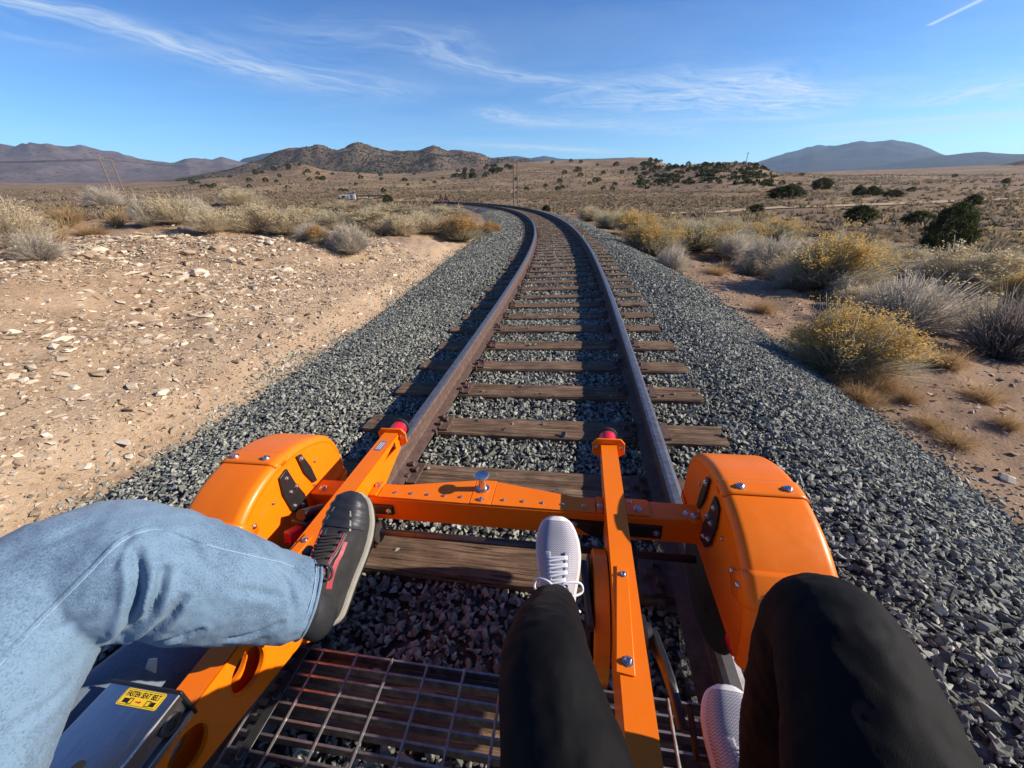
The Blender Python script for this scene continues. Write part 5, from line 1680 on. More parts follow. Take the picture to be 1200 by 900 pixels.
# ----------------------------------------------------------------- desert shrubs
def twig_shrub(name, n, mats, spread=1.0, flower=0.0, fl_size=.022, w=.0055, seed=1, droop=.15, fine=2, up=.35, hollow=.25):
    """unit shrub (radius 0.5, height 1): many thin stems, forking twigs, seed heads"""
    g = np.random.default_rng(seed)
    V, F, MI, TI = [], [], [], []; base = 0
    lob = g.uniform(0, 6.28, 4)

    def strip(P, w0, w1, tint):
        nonlocal base
        m = P.shape[1]; k = P.shape[0]
        d = P[:, -1] - P[:, 0]; sd = np.cross(d, g.normal(size=(k, 3))); sd /= np.linalg.norm(sd, axis=1)[:, None] + 1e-9
        ww = np.linspace(w0, w1, m)[None, :, None] * .5
        A = P - sd[:, None] * ww; B = P + sd[:, None] * ww
        V.append(np.stack([A, B], 2).reshape(-1, 3))
        ix = base + np.arange(k)[:, None] * (2 * m) + np.arange(m - 1)[None] * 2
        f = np.stack([ix, ix + 1, ix + 3, ix + 2], -1).reshape(-1, 4)
        F.append(f); MI.append(np.zeros(len(f), int)); TI.append(np.repeat(tint, m - 1)); base += k * 2 * m
    az = g.uniform(0, 2 * np.pi, n); ct = g.uniform(up * .2, 1, n) ** .85; st = np.sqrt(np.clip(1 - ct * ct, 0, 1))
    lobe = 1 + .20 * np.sin(3 * az + lob[0]) * st + .14 * np.sin(5 * az + lob[1]) + .08 * np.sin(7 * az + 4 * ct + lob[2])
    rad = lobe * g.uniform(1 - hollow, 1.04, n)
    rad = rad * np.where(g.random(n) < .10, g.uniform(1.05, 1.28, n), 1)
    tip = np.stack([np.cos(az) * st * .5 * spread * rad, np.sin(az) * st * .5 * spread * rad, (.06 + .94 * ct) * (.82 + .18 * lobe) * rad], 1)
    b0 = np.stack([np.cos(az) * st * .10, np.sin(az) * st * .10, np.zeros(n)], 1) * g.uniform(.2, 1.6, n)[:, None]
    mid = b0 + (tip - b0) * .5 + np.stack([0 * az, 0 * az, droop * st * .5], 1) + g.normal(0, .022, (n, 3))
    t_ = np.linspace(0, 1, 5)[None, :, None]
    P = (1 - t_) ** 2 * b0[:, None] + 2 * t_ * (1 - t_) * mid[:, None] + t_ ** 2 * tip[:, None]
    tint = np.clip(g.normal(.5, .22, n), 0, 1)
    strip(P, w * 1.5, w * .7, tint)
    tips = [tip]
    for q in range(fine):
        a = P[np.arange(n), g.integers(2, 4, n)]; dirn = tip - b0; dirn /= np.linalg.norm(dirn, axis=1)[:, None]
        e = a + dirn * g.uniform(.10, .26, n)[:, None] + g.normal(0, .055, (n, 3)); e[:, 2] = np.maximum(e[:, 2], .03)
        m2 = (a + e) / 2 + g.normal(0, .012, (n, 3))
        strip(np.stack([a, m2, e], 1), w, w * .6, np.clip(tint + g.normal(0, .12, n), 0, 1)); tips.append(e)
    if flower > 0:
        tp = np.concatenate(tips); r_ = np.linalg.norm(tp * np.array([2 / spread, 2 / spread, 1]), axis=1)
        patch = vnoise(tp[:, 0] * 4 + 50, tp[:, 1] * 4 + tp[:, 2] * 3 + 50, seed) + .5
        keep = (tp[:, 2] > .55) & (r_ > .84) & (g.random(len(tp)) < flower * np.clip(2.6 * (patch - .28), .06, 1.2))
        tp = tp[keep]; m = 9
        c = np.repeat(tp, m, 0) + g.normal(0, fl_size * 1.25, (len(tp) * m, 3)); k = len(c)
        a = g.normal(size=(k, 3)); a /= np.linalg.norm(a, axis=1)[:, None]; bb = np.cross(a, g.normal(size=(k, 3))); bb /= np.linalg.norm(bb, axis=1)[:, None]
        h = (fl_size * g.uniform(.45, .9, k))[:, None]
        V.append(np.stack([c - a * h, c + bb * h * .8, c + a * h, c - bb * h * .8], 1).reshape(-1, 3))
        f = base + np.arange(k)[:, None] * 4 + np.arange(4)[None]; F.append(f); MI.append(np.ones(k, int)); TI.append(np.clip(g.normal(.5, .25, k), 0, 1)); base += 4 * k
    return mesh_np(name, np.concatenate(V), np.concatenate(F), mats, np.concatenate(MI), attrs={'tint': ('FACE', np.concatenate(TI))})


def leafy_tree(name, n_clump, leaf, n_leaf, seed, wide=1.0, flat=.0):
    """unit juniper (height 1): crown of many small leaf faces in clumps"""
    g = np.random.default_rng(seed)
    az = g.uniform(0, 2 * np.pi, n_clump); zz = g.uniform(.02, 1, n_clump)
    prof = np.sin(np.clip(zz * .86 + .14, 0, 1) * np.pi) ** .55
    lob = 1 + .2 * np.sin(2 * az + g.uniform(0, 6)) + .16 * np.sin(5 * az + zz * 6 + g.uniform(0, 6))
    r = .5 * wide * prof * lob * np.sqrt(g.uniform(.30, 1, n_clump))
    c = np.stack([np.cos(az) * r, np.sin(az) * r, .05 + zz * .9], 1)
    cc = np.repeat(c, n_leaf, 0); k = len(cc)
    p = cc + g.normal(0, .042, (k, 3)); p[:, 2] = np.maximum(p[:, 2], .01)
    outw = p - np.array([0, 0, .35]); outw /= np.linalg.norm(outw, axis=1)[:, None]
    a = outw + g.normal(0, .5, (k, 3)) + np.array([0, 0, .4]); a /= np.linalg.norm(a, axis=1)[:, None]
    bb = np.cross(a, g.normal(size=(k, 3))); bb /= np.linalg.norm(bb, axis=1)[:, None]
    h = (leaf * g.uniform(.6, 1.3, k))[:, None]
    V = np.stack([p - bb * h * .45, p + bb * h * .45, p + a * h * 1.3], 1).reshape(-1, 3)
    F = np.arange(3 * k).reshape(-1, 3)
    ti = np.clip(np.repeat(g.normal(.45, .25, n_clump), n_leaf) + g.normal(0, .12, k), 0, 1)
    return mesh_np(name, V, F, [leaf_j], attrs={'tint': ('FACE', ti)})


SH = {
    'grey': [twig_shrub('shrub', 1500, [stem_grey, flower_p], 1.0, .05, seed=i, fine=2) for i in (1, 2)],
    'pale': [twig_shrub('shrub', 1500, [stem_pale, flower_p], 1.0, .45, .018, seed=i) for i in (3, 4, 5)],
    'yellow': [twig_shrub('shrub', 1900, [stem_green, flower_y], 1.0, .7, .0165, seed=i) for i in (6, 7, 8)],
    'tan': [twig_shrub('shrub', 1400, [stem_green, flower_p], 1.0, .8, .020, seed=i) for i in (9, 10)],
    'rust': [twig_shrub('shrub', 1400, [stem_green, flower_o], 1.0, .95, .021, seed=i) for i in (11, 12)],
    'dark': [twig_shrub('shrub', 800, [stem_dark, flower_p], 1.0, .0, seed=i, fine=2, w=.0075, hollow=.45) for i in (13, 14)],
    'grass': [twig_shrub('grass_clump', 900, [grass_o, flower_p], 1.0, .0, seed=i, fine=1, w=.004, droop=.35, up=.5, hollow=.6) for i in (15, 16)],
}
used = {}


def shrub(kind, x, y, w, h, label, group, rz=None, name='shrub', cat='shrub'):
    lst = SH[kind]; i = used.get(kind, 0); used[kind] = i + 1
    z = float(ground_z([x], [y])[0]) - .02
    o = obj(name, lst[i % len(lst)], None, (x, y, z), (0, 0, random.uniform(0, 6.28) if rz is None else rz), (w, w * random.uniform(.9, 1.1), h))
    return tag(o, label, cat, group)


def hit(px, py, zoff=0.0):
    """where the sight line through a photograph pixel meets the ground (used once, to survey the plants)"""
    du = (px - 600) / 454.4; dv = -(py - 450) / 454.4
    d = _cx * du + _cy * dv + _F
    t = np.exp(np.linspace(math.log(2.2), math.log(2500), 500))
    z = ground_z(d.x * t, d.y * t)
    f = CAM_Z + d.z * t - z
    i = np.nonzero(f < 0)[0]
    if not len(i): i = [len(t) - 1]
    i = max(int(i[0]), 1); q = f[i - 1] / (f[i - 1] - f[i] + 1e-9); tt_ = t[i - 1] + (t[i] - t[i - 1]) * min(max(q, 0), 1)
    return d.x * tt_, d.y * tt_, tt_ * 1.0


def plant(px, py, wpx, hpx, kind, label, group, **kw):
    x, y, depth = hit(px, py)
    k = depth / 454.4
    cosr = 1 / math.hypot(1, (px - 600) / 454.4)
    shrub(kind, x, y, wpx * k * cosr, hpx * k * (1 / (1 + .0008 * abs(py - 200))), label, group, **kw)


GR, GL = 'shrubs along the right side of the track', 'shrubs on the left bank'
RIGHT = [
    (1010, 368, 70, 34, 'pale', 'low straw shrub left of the round bare grey shrub'), (1142, 388, 70, 40, 'tan', 'straw shrub between the round grey shrub and the dark twiggy one'), (925, 338, 44, 22, 'grey', 'small grey shrub at the left foot of the wide greenish-yellow shrub'), (880, 322, 40, 18, 'pale', 'low straw shrub in front of the long low grey shrub'), (1180, 318, 60, 22, 'tan', 'tan shrub at the right edge behind the yellow-tipped one'),
    (1210, 340, 70, 40, 'grey', 'grey shrub half outside the right edge of the photo'), (800, 276, 44, 16, 'pale', 'low straw shrub behind the round yellow one by the ballast'), (985, 312, 50, 20, 'pale', 'pale shrub just above the wide greenish-yellow one'), (870, 288, 44, 18, 'tan', 'tan shrub left of the bright yellow one'),
    (985, 434, 132, 72, 'yellow', 'nearest yellow-topped shrub, spreading over the right edge of the ballast'),
    (1056, 384, 132, 60, 'grey', 'round bare grey shrub directly behind the nearest yellow-topped shrub'),
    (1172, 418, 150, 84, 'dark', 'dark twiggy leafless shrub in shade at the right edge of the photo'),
    (968, 336, 118, 54, 'yellow', 'wide greenish-yellow shrub in the middle of the right-hand row'),
    (1015, 322, 66, 34, 'yellow', 'yellow-topped shrub behind the wide greenish-yellow shrub'),
    (986, 350, 46, 28, 'grey', 'small pale grey shrub in front of the wide greenish-yellow shrub'),
    (1118, 352, 128, 58, 'tan', 'large straw-coloured shrub below the dark round juniper'),
    (1192, 366, 60, 46, 'yellow', 'yellow-tipped shrub cut by the right edge of the photo'),
    (906, 318, 84, 36, 'grey', 'long low grey shrub left of the wide greenish-yellow shrub'),
    (860, 302, 46, 26, 'grey', 'dark grey shrub at the left end of the right-hand thicket'),
    (764, 299, 66, 33, 'yellow', 'round yellow shrub at the ballast edge, behind a small grey one'),
    (786, 318, 40, 27, 'grey', 'small grey tuft-like shrub on the ballast edge in front of the round yellow one'),
    (816, 292, 74, 30, 'yellow', 'yellow shrub just right of the round yellow one by the ballast'),
    (742, 272, 46, 20, 'yellow', 'small yellow shrub up the line behind the round yellow one'),
    (716, 268, 36, 18, 'tan', 'small straw shrub beside the right ballast where the track bends'),
    (692, 259, 30, 14, 'tan', 'tiny straw shrub beside the right ballast, farthest up the bend'),
    (902, 285, 66, 24, 'yellow', 'bright yellow shrub behind the long low grey shrub'),
    (842, 276, 52, 18, 'yellow', 'low yellow shrub behind the yellow shrub by the ballast'),
    (1062, 318, 62, 26, 'tan', 'tan shrub between the large straw shrub and the yellow ones'),
    (1150, 330, 60, 26, 'grey', 'grey shrub right of and beyond the large straw-coloured shrub'),
    (940, 302, 44, 20, 'grey', 'grey shrub peeping out behind the wide greenish-yellow shrub'),
    (1080, 345, 54, 34, 'tan', 'tan shrub squeezed between the round grey and the large straw shrub'),
]
for px, py, w_, h_, kd, lb in RIGHT: plant(px, py, w_ * 1.12, h_ * 1.10, kd, lb, GR)
k_ = 0
while k_ < 34:                                        # the thicket beyond the first row
    s_, o_ = random.uniform(7, 34), random.uniform(5.2, 15)
    x_, y_, _ = [float(q) for q in tpt(s_, o_)]
    w_ = random.uniform(.6, 1.35)
    kd = random.choice(['pale', 'grey', 'tan', 'pale', 'grey', 'yellow'])
    shrub(kd, x_, y_, w_, w_ * random.uniform(.42, .6), {'pale': 'straw shrub', 'grey': 'grey bare shrub', 'tan': 'straw-topped green-grey shrub', 'yellow': 'yellow-topped shrub'}[kd] + ' in the thicket behind the first row right of the track', 'shrubs of the thicket behind the right-hand row, ' + kd)
    k_ += 1
LEFT = [
    (18, 290, 120, 66, 'pale', 'largest pale shrub on the bank at the left edge of the photo'),
    (48, 304, 84, 40, 'grey', 'low grey shrub in front of the largest pale shrub on the bank'),
    (124, 243, 54, 26, 'grey', 'grey shrub standing just below the leaning twin power poles'),
    (174, 264, 52, 36, 'grey', 'round grey shrub with a dark shadow on its left, on the bank crest'),
    (208, 262, 74, 34, 'pale', 'straw shrub touching the right side of the round grey one'),
    (248, 272, 64, 32, 'pale', 'low straw shrub at the front of the bank crest'),
    (302, 272, 76, 36, 'pale', 'broad straw shrub in the middle of the bank crest'),
    (338, 274, 60, 32, 'pale', 'straw shrub between the broad one and the ash-grey ones'),
    (366, 280, 48, 22, 'grey', 'small ash-grey shrub left of the leaning ash-grey one'),
    (411, 296, 58, 40, 'grey', 'ash-grey shrub overhanging the dirt slope, nearest to the track on the bank'),
    (375, 286, 30, 24, 'rust', 'little rusty tuft of a shrub between the two ash-grey ones'),
    (282, 242, 60, 22, 'pale', 'straw-tan shrub beyond the bank crest below the hills'),
    (352, 260, 60, 18, 'tan', 'flat tan shrub beyond the straw shrubs of the bank'),
    (394, 266, 76, 22, 'tan', 'straw-olive shrub behind the ash-grey shrubs'),
    (438, 266, 62, 22, 'tan', 'straw-coloured shrub left of the pale clump by the bend'),
    (468, 276, 54, 28, 'pale', 'pale low shrub in front of the straw-coloured ones by the bend'),
    (502, 274, 62, 30, 'pale', 'pale straw shrub left of the rusty-orange one by the bend'),
    (540, 281, 60, 30, 'rust', 'big rusty-orange and yellow shrub beside the ballast in the bend'),
    (574, 280, 30, 22, 'rust', 'small orange tip-end shrub touching the ballast in the bend'),
    (455, 252, 70, 14, 'tan', 'far straw shrub under the distant white trailers'),
    (520, 254, 60, 14, 'tan', 'far straw shrub just below the distant second rail bike'),
    (405, 248, 60, 13, 'pale', 'far straw shrub at the left end below the white trailers'),
    (232, 256, 50, 26, 'grey', 'grey shrub behind the straw shrubs of the bank crest'),
    (-40, 300, 110, 70, 'grey', 'grey shrub at the extreme left beside the largest pale shrub'),
]
for px, py, w_, h_, kd, lb in LEFT: plant(px, py, w_ * .95, h_ * .84, kd, lb, GL)
GG = 'clumps of dry grass'
for px, py, w_, h_, lb in ((1030, 455, 90, 36, 'orange dry grass clump right of the nearest yellow-topped shrub'), (1062, 470, 60, 26, 'thin dry grass clump on the dirt beside the ballast, right of the orange one'), (985, 452, 60, 24, 'dry grass at the foot of the nearest yellow-topped shrub'),
                           (82, 262, 80, 22, 'orange dry grass between the largest pale shrub and the power poles'), (110, 276, 70, 16, 'short dry grass on the bank under the twin poles'), (66, 284, 60, 20, 'dry grass right beside the largest pale shrub'), (140, 262, 44, 18, 'dry grass left of the round grey shrub'), (930, 425, 60, 20, 'dry grass on the ballast edge left of the nearest yellow-topped shrub'), (1110, 430, 90, 30, 'dry grass between the round grey shrub and the dark twiggy one'), (1090, 500, 70, 22, 'sparse dry grass on the dirt beside the ballast, nearest to the camera'), (895, 365, 50, 18, 'dry grass on the open dirt left of the small pale grey shrub'), (840, 322, 44, 14, 'dry grass on the open dirt behind the small tuft-like shrub'), (1150, 470, 90, 30, 'dry grass below the dark twiggy shrub at the right edge'), (1120, 520, 90, 26, 'thin dry grass on the dirt near the right edge, lowest of all'), (1180, 500, 70, 24, 'dry grass at the very right edge below the dark twiggy shrub'), (1010, 470, 90, 30, 'tangle of dry grass spilling from the nearest yellow-topped shrub to the ballast'), (960, 400, 60, 22, 'dry grass behind the nearest yellow-topped shrub'), (1050, 415, 80, 26, 'dry grass in front of the round bare grey shrub')):
    plant(px, py, w_, h_, 'grass', lb, GG, name='grass_clump', cat='grass clump')

# ---- junipers that can be told apart
JN = [leafy_tree('crown', 420, .034, 34, 500 + i, 1.25) for i in range(3)]
JF = [leafy_tree('juniper', 130, .085, 12, 520 + i, 1.3) for i in range(4)]
GJ = 'junipers on the plain'


def juniper(px, py, wpx, hpx, label, near=True):
    x, y, depth = hit(px, py); k = depth / 454.4; cosr = 1 / math.hypot(1, (px - 600) / 454.4)
    z = float(ground_z([x], [y])[0]) - .05
    w = wpx * k * cosr / 1.25; h = hpx * k
    r = bpy.data.objects.new('juniper', None); COL.objects.link(r); r.location = (x, y, z); r.rotation_euler = (0, 0, random.uniform(0, 6.28)); r.scale = (w, w, h)
    tag(r, label, 'juniper', GJ)
    obj('crown', JN[random.randrange(3)], r)
    b = MB()
    for q in range(4):
        a = q * 1.7; b.tube([(0.02 * math.cos(a), .02 * math.sin(a), -.03), (.06 * math.cos(a), .06 * math.sin(a), .18), (.16 * math.cos(a), .16 * math.sin(a), .45)], [.03, .022, .008], 6)
    b.obj('trunk', bark, r)


for a in ((1103, 294, 72, 52, 'dark round juniper standing alone behind the straw-coloured shrub, biggest on the plain'), (1004, 262, 36, 20, 'wind-swept juniper left of the big round one, middle of the plain'), (1074, 264, 42, 16, 'low spreading juniper directly beyond the big round one'),
          (885, 249, 18, 9, 'small dark juniper on the plain left of the wind-swept one'), (1138, 241, 22, 12, 'juniper beside the dirt track at the right'), (920, 233, 40, 14, 'broad juniper on the foot of the wooded mound'), (962, 222, 28, 12, 'juniper right of the broad one at the mound foot'),
          (1006, 229, 18, 9, 'left one of the three junipers in a row on the right plain'), (1022, 229, 22, 9, 'middle one of the three junipers in a row on the right plain'), (1045, 231, 26, 8, 'right one of the three junipers in a row on the right plain'),
          (640, 249, 9, 8, 'tiny round juniper beside the far bend, right of the twin poles'), (455, 240, 14, 11, 'round dark juniper beside the distant white trailers')):
    juniper(*a)
# smaller ones far off on the slopes
GJF = 'far junipers: '
boxes = [((752, 908), (188, 216), 165, (3.5, 8), 'small dark juniper, one of many on the wooded mound in front of the blue mountain'), ((600, 720), (190, 226), 22, (4, 8), 'small dark juniper, one of many on the open slope behind the twin poles'), ((720, 800), (192, 222), 26, (4, 8), 'small dark juniper, one of many on the slope left of the wooded mound'),
         ((525, 600), (190, 210), 44, (5, 10), 'small dark juniper, one of many in the grove left of the twin poles'), ((215, 380), (194, 222), 34, (4, 8), 'small dark juniper, one of many on the low tan-topped hill at the left'), ((380, 520), (204, 226), 16, (4, 7), 'small dark juniper, one of many on the plain under the dark hills'), ((900, 1200), (206, 226), 10, (4, 9), 'small dark juniper, one of a few on the far right plain')]
for (xa, xb), (ya, yb), n, (wa, wb), lb_ in boxes:
    for q in range(n):
        px = random.uniform(xa, xb); py = ya + (yb - ya) * random.random() ** 1.2
        x, y, depth = hit(px, py); k = depth / 454.4
        if depth > 2300: continue
        w = random.uniform(wa, wb) * k * .8; w = min(max(w, 1.8), 7.0)
        o = obj('juniper', JF[random.randrange(4)], None, (x, y, float(ground_z([x], [y])[0]) - .1), (0, 0, random.uniform(0, 6.28)), (w / 1.2, w / 1.2, w * random.uniform(.6, .85)))
        tag(o, lb_, 'juniper', GJF + lb_[lb_.index(' on ') + 4:] if ' on ' in lb_ else GJF + 'grove left of the twin poles')

# ---- low scrub all over the plain, past counting
def tuft_proto(seed, n, mat_i, thin=1.0):
    g = np.random.default_rng(seed)
    az = g.uniform(0, 6.28, n); ct = g.uniform(.15, 1, n); st = np.sqrt(1 - ct * ct)
    tip = np.stack([np.cos(az) * st * .55, np.sin(az) * st * .55, .1 + ct * .75], 1) * g.uniform(.75, 1.1, n)[:, None]
    b0 = tip * np.array([.25, .25, 0]); d = tip - b0; sd = np.cross(d, g.normal(size=(n, 3))); sd /= np.linalg.norm(sd, axis=1)[:, None]
    w = g.uniform(.10, .2, n)[:, None] * thin
    V = np.stack([b0 - sd * w, b0 + sd * w, tip + sd * w * .6, tip - sd * w * .6], 1).reshape(-1, 3)
    return V, np.arange(4 * n).reshape(-1, 4)


def sow_plain(n, r0, r1, az0=-60, az1=60):
    r = np.sqrt(rng.uniform(r0 ** 2, r1 ** 2, n)); a = np.radians(rng.uniform(az0, az1, n))
    x, y = r * np.sin(a), r * np.cos(a); s, o = track_so(x, y)
    inside = (o < 900) & (s > -9) & (s < 119)
    keep = ~inside | (abs(o) > 5.0)
    keep &= fbm(x, y, .05, 3, 63) + rng.normal(0, .25, n) > -.15
    keep &= ~((o < 0) & (o > -9.5) & (s < 12))
    return x[keep], y[keep], r[keep]


for nm, protos, mt, n, r0, r1, hw in (('scrub', [tuft_proto(610 + i, 130, 0, .13) for i in range(6)], scrub_a, 1700, 9, 38, (.22, .55)), ('scrub', [tuft_proto(620 + i, 130, 0, .11) for i in range(6)], scrub_b, 1300, 9, 38, (.18, .45)),
                                      ('scrub', [tuft_proto(630 + i, 22, 0, .55) for i in range(6)], scrub_a, 11000, 36, 170, (.4, 1.0)), ('scrub', [tuft_proto(640 + i, 22, 0, .5) for i in range(6)], scrub_b, 7000, 36, 170, (.4, .85)),
                                      ('scrub', [tuft_proto(650 + i, 6, 0) for i in range(4)], scrub_a, 24000, 160, 700, (.8, 1.9))):
    x, y, r = sow_plain(n, r0, r1)
    z = ground_z(x, y); h = rng.uniform(hw[0], hw[1], len(x)); z = z - h * .06
    scatter(nm, protos, np.stack([x, y, z], 1), np.stack([h * rng.uniform(.9, 1.5, len(x)), h * rng.uniform(.9, 1.5, len(x)), h * rng.uniform(.6, .95, len(x))], 1), rotmats(len(x), .05), np.clip(rng.normal(.5, .25, len(x)), 0, 1), mt)
# shrub cover of the dark hills
xh, yh = [], []
n = 13000; a = np.radians(rng.uniform(-37, 4, n)); t_h = rng.uniform(.05, .95, n); d_h = 1250 + (2300 - 1250) * t_h
dg_ = bpy.context.evaluated_depsgraph_get()
Ph = []
me_h = hills.data; co = np.zeros(len(me_h.vertices) * 3, np.float32); me_h.vertices.foreach_get('co', co); co = co.reshape(320, 46, 3)
ai = np.interp(np.degrees(a), np.linspace(-41, 9, 320), np.arange(320)); ti_ = t_h / 1.6 * 45
i0_, j0_ = ai.astype(int), ti_.astype(int); fi, fj = (ai - i0_)[:, None], (ti_ - j0_)[:, None]
Pq = (co[i0_, j0_] * (1 - fi) + co[np.minimum(i0_ + 1, 319), j0_] * fi) * (1 - fj) + (co[i0_, j0_ + 1] * (1 - fi) + co[np.minimum(i0_ + 1, 319), j0_ + 1] * fi) * fj
keep = fbm(Pq[:, 0], Pq[:, 1], .006, 3, 64) + rng.normal(0, .25, n) > -.1; Pq = Pq[keep]
h = rng.uniform(3, 7.5, len(Pq))
mx_, my_, mz_ = [], [], []
for q in range(620):
    px = random.uniform(742, 910); py = 187 + max(0, (820 - px)) * .05 + 32 * random.random() ** 1.5
    x, y, depth = hit(px, py)
    if depth < 800 and vnoise(np.array([x / 13.0]), np.array([y / 13.0]), 66)[0] + random.gauss(0, .12) > .02: mx_.append(x); my_.append(y)
mx_, my_ = np.array(mx_), np.array(my_); h_ = rng.uniform(1.2, 3.2, len(mx_))
scatter('juniper_woods', [tuft_proto(680 + i, 16, 0) for i in range(4)], np.stack([mx_, my_, ground_z(mx_, my_) - .2], 1), np.stack([h_ * 1.3, h_ * 1.3, h_ * .8], 1), rotmats(len(mx_), .05), np.clip(rng.normal(.4, .2, len(mx_)), 0, 1), leaf_j)
scatter('juniper_woods', [tuft_proto(660 + i, 9, 0) for i in range(4)], Pq - np.array([0, 0, .4]), np.stack([h * 1.2, h * 1.2, h * .8], 1), rotmats(len(Pq), .05), np.clip(rng.normal(.4, .2, len(Pq)), 0, 1), leaf_j)

# ----------------------------------------------------------------- poles, wires, far structures and the second rail bike
def pole_at(px, ptop, dist):
    du = (px - 600) / 454.4; d = _cx * du + _cy * (-(ptop - 450) / 454.4) + _F
    hl = math.hypot(d.x, d.y); x, y = d.x / hl * dist, d.y / hl * dist
    return x, y, float(ground_z([x], [y])[0]), CAM_Z + d.z / hl * dist


def pole(px, ptop, dist, r, label, group='utility poles', arm=True):
    x, y, z, zt = pole_at(px, ptop, dist)
    b = MB((x, y, z)); b.cyl((x, y, z - .5), (x, y, zt), r, r * .7, 10)
    o = b.obj('utility_pole', polewood); o.location = (x, y, z); tag(o, label, 'utility pole', group)
    if arm:
        b = MB((0, 0, 0)); b.box((-1.1, -.06, zt - z - .9), (1.1, .06, zt - z - .78)); b.obj('crossarm', polewood, o)
        b = MB((0, 0, 0))
        for q in (-1, -.4, .4, 1): b.cyl((q, 0, zt - z - .78), (q, 0, zt - z - .62), .05, n=8)
        b.obj('insulator', dsteel, o)
    return Vector((x, y, zt))


pole(601.5, 187, 88, .15, 'left one of the twin tall poles beyond the bend', arm=False)
pole(606, 188, 92, .14, 'right one of the twin tall poles beyond the bend', arm=False)
pole(687, 192, 330, .18, 'distant pole on the middle slope right of the twin poles')
pole(877, 178, 345, .22, 'pole on top of the wooded mound against the sky')
pole(1192, 268, 48, .10, 'short leaning pole at the right edge of the photo', arm=False)
# H-frame power structure on the left
xa, ya, za, zta = pole_at(115, 183, 230); xb, yb, zb_, ztb = pole_at(129, 185, 231)
hf = bpy.data.objects.new('power_pole_frame', None); COL.objects.link(hf); hf.location = (xa, ya, za); tag(hf, 'H-shaped wooden power pole frame standing on the left plain before the mountains', 'power pole')
L0 = Vector((xa, ya, za))
for (x, y, z, zt) in ((xa, ya, za, zta), (xb, yb, zb_, ztb)):
    b = MB(L0); b.cyl((x, y, z - 1), (x, y, zt), .26, .20, 10); b.obj('pole', polewood, hf)
dx = Vector((xb - xa, yb - ya, 0)); A_ = Vector((xa, ya, zta - .9)); B_ = Vector((xb, yb, ztb - .9))
b = MB(L0); b.cyl(A_ - dx * .35, B_ + dx * .35, .17, n=8); b.obj('crossarm', polewood, hf)
b = MB(L0); b.cyl(A_ - Vector((0, 0, 2.0)), B_ - Vector((0, 0, 6.0)), .10, n=6); b.cyl(B_ - Vector((0, 0, 2.0)), A_ - Vector((0, 0, 6.0)), .10, n=6); b.obj('cross_brace', polewood, hf)
E0 = Vector((math.sin(R(-31)) * 900, math.cos(R(-31)) * 900, CAM_Z + 900 * math.tan(R(3.35))))
E1 = Vector((math.sin(R(-66)) * 300, math.cos(R(-66)) * 300, CAM_Z + 300 * math.tan(R(3.1))))
for k_, q in enumerate((-.3, .5, 1.3)):
    c0 = A_ + dx * q; off = dx * (q * 1.2); pts = []
    for t in np.linspace(-1, 1, 33):
        e = (E1 if t < 0 else E0) + off; p = c0.lerp(e, abs(t)); p.z -= (5.0 if t < 0 else 9.0) * 4 * abs(t) * (1 - abs(t)) * .5
        pts.append(tuple(p))
    b = MB(); b.tube(pts, .04, 5); w_ = b.obj('power_line', wire_m); tag(w_, 'thin power wire strung over the top of the H-shaped pole frame on the left', 'power line', 'power wires on the left')

# second rail bike with two riders, far up the line
fs = 79.0
FB = track_matrix(fs, 0, 0)
maroon = simple('maroon_paint', (0.20, 0.030, 0.012), 0.5)
fbk = bpy.data.objects.new('rail_bike', None); COL.objects.link(fbk); fbk.matrix_world = FB; tag(fbk, 'tiny second rail bike far up the line in the bend, seen from behind', 'rail bike')
b = MB(); b.box((-.70, .9, .40), (.70, 1.0, .50)); b.box((-.70, -.9, .40), (.70, -.8, .50)); b.box((-.50, -1.2, .46), (-.42, 1.3, .56)); b.box((.42, -1.2, .46), (.50, 1.3, .56)); b.obj('frame', maroon, fbk)
for u in (-.46, .46):
    b = MB(); b.box((u - .22, -.55, .56), (u + .22, -.1, .64)); b.box((u - .22, -.62, .60), (u + .22, -.54, 1.05)); b.obj('seat', rubber, fbk)
for u in (-.75, .75):
    for v in (-.85, .95):
        b = MB(); b.lathe((u - .05, v, .40), (1, 0, 0), [(0, .05), (0, .22), (.1, .22), (.1, .05)], 18); b.obj('wheel', rubber, fbk)
        b = MB(); b.prism([(v - .28, .40), (v - .24, .58), (v - .1, .68), (v + .1, .68), (v + .24, .58), (v + .28, .40)], u - .12, u + .12); b.obj('fender', maroon, fbk)
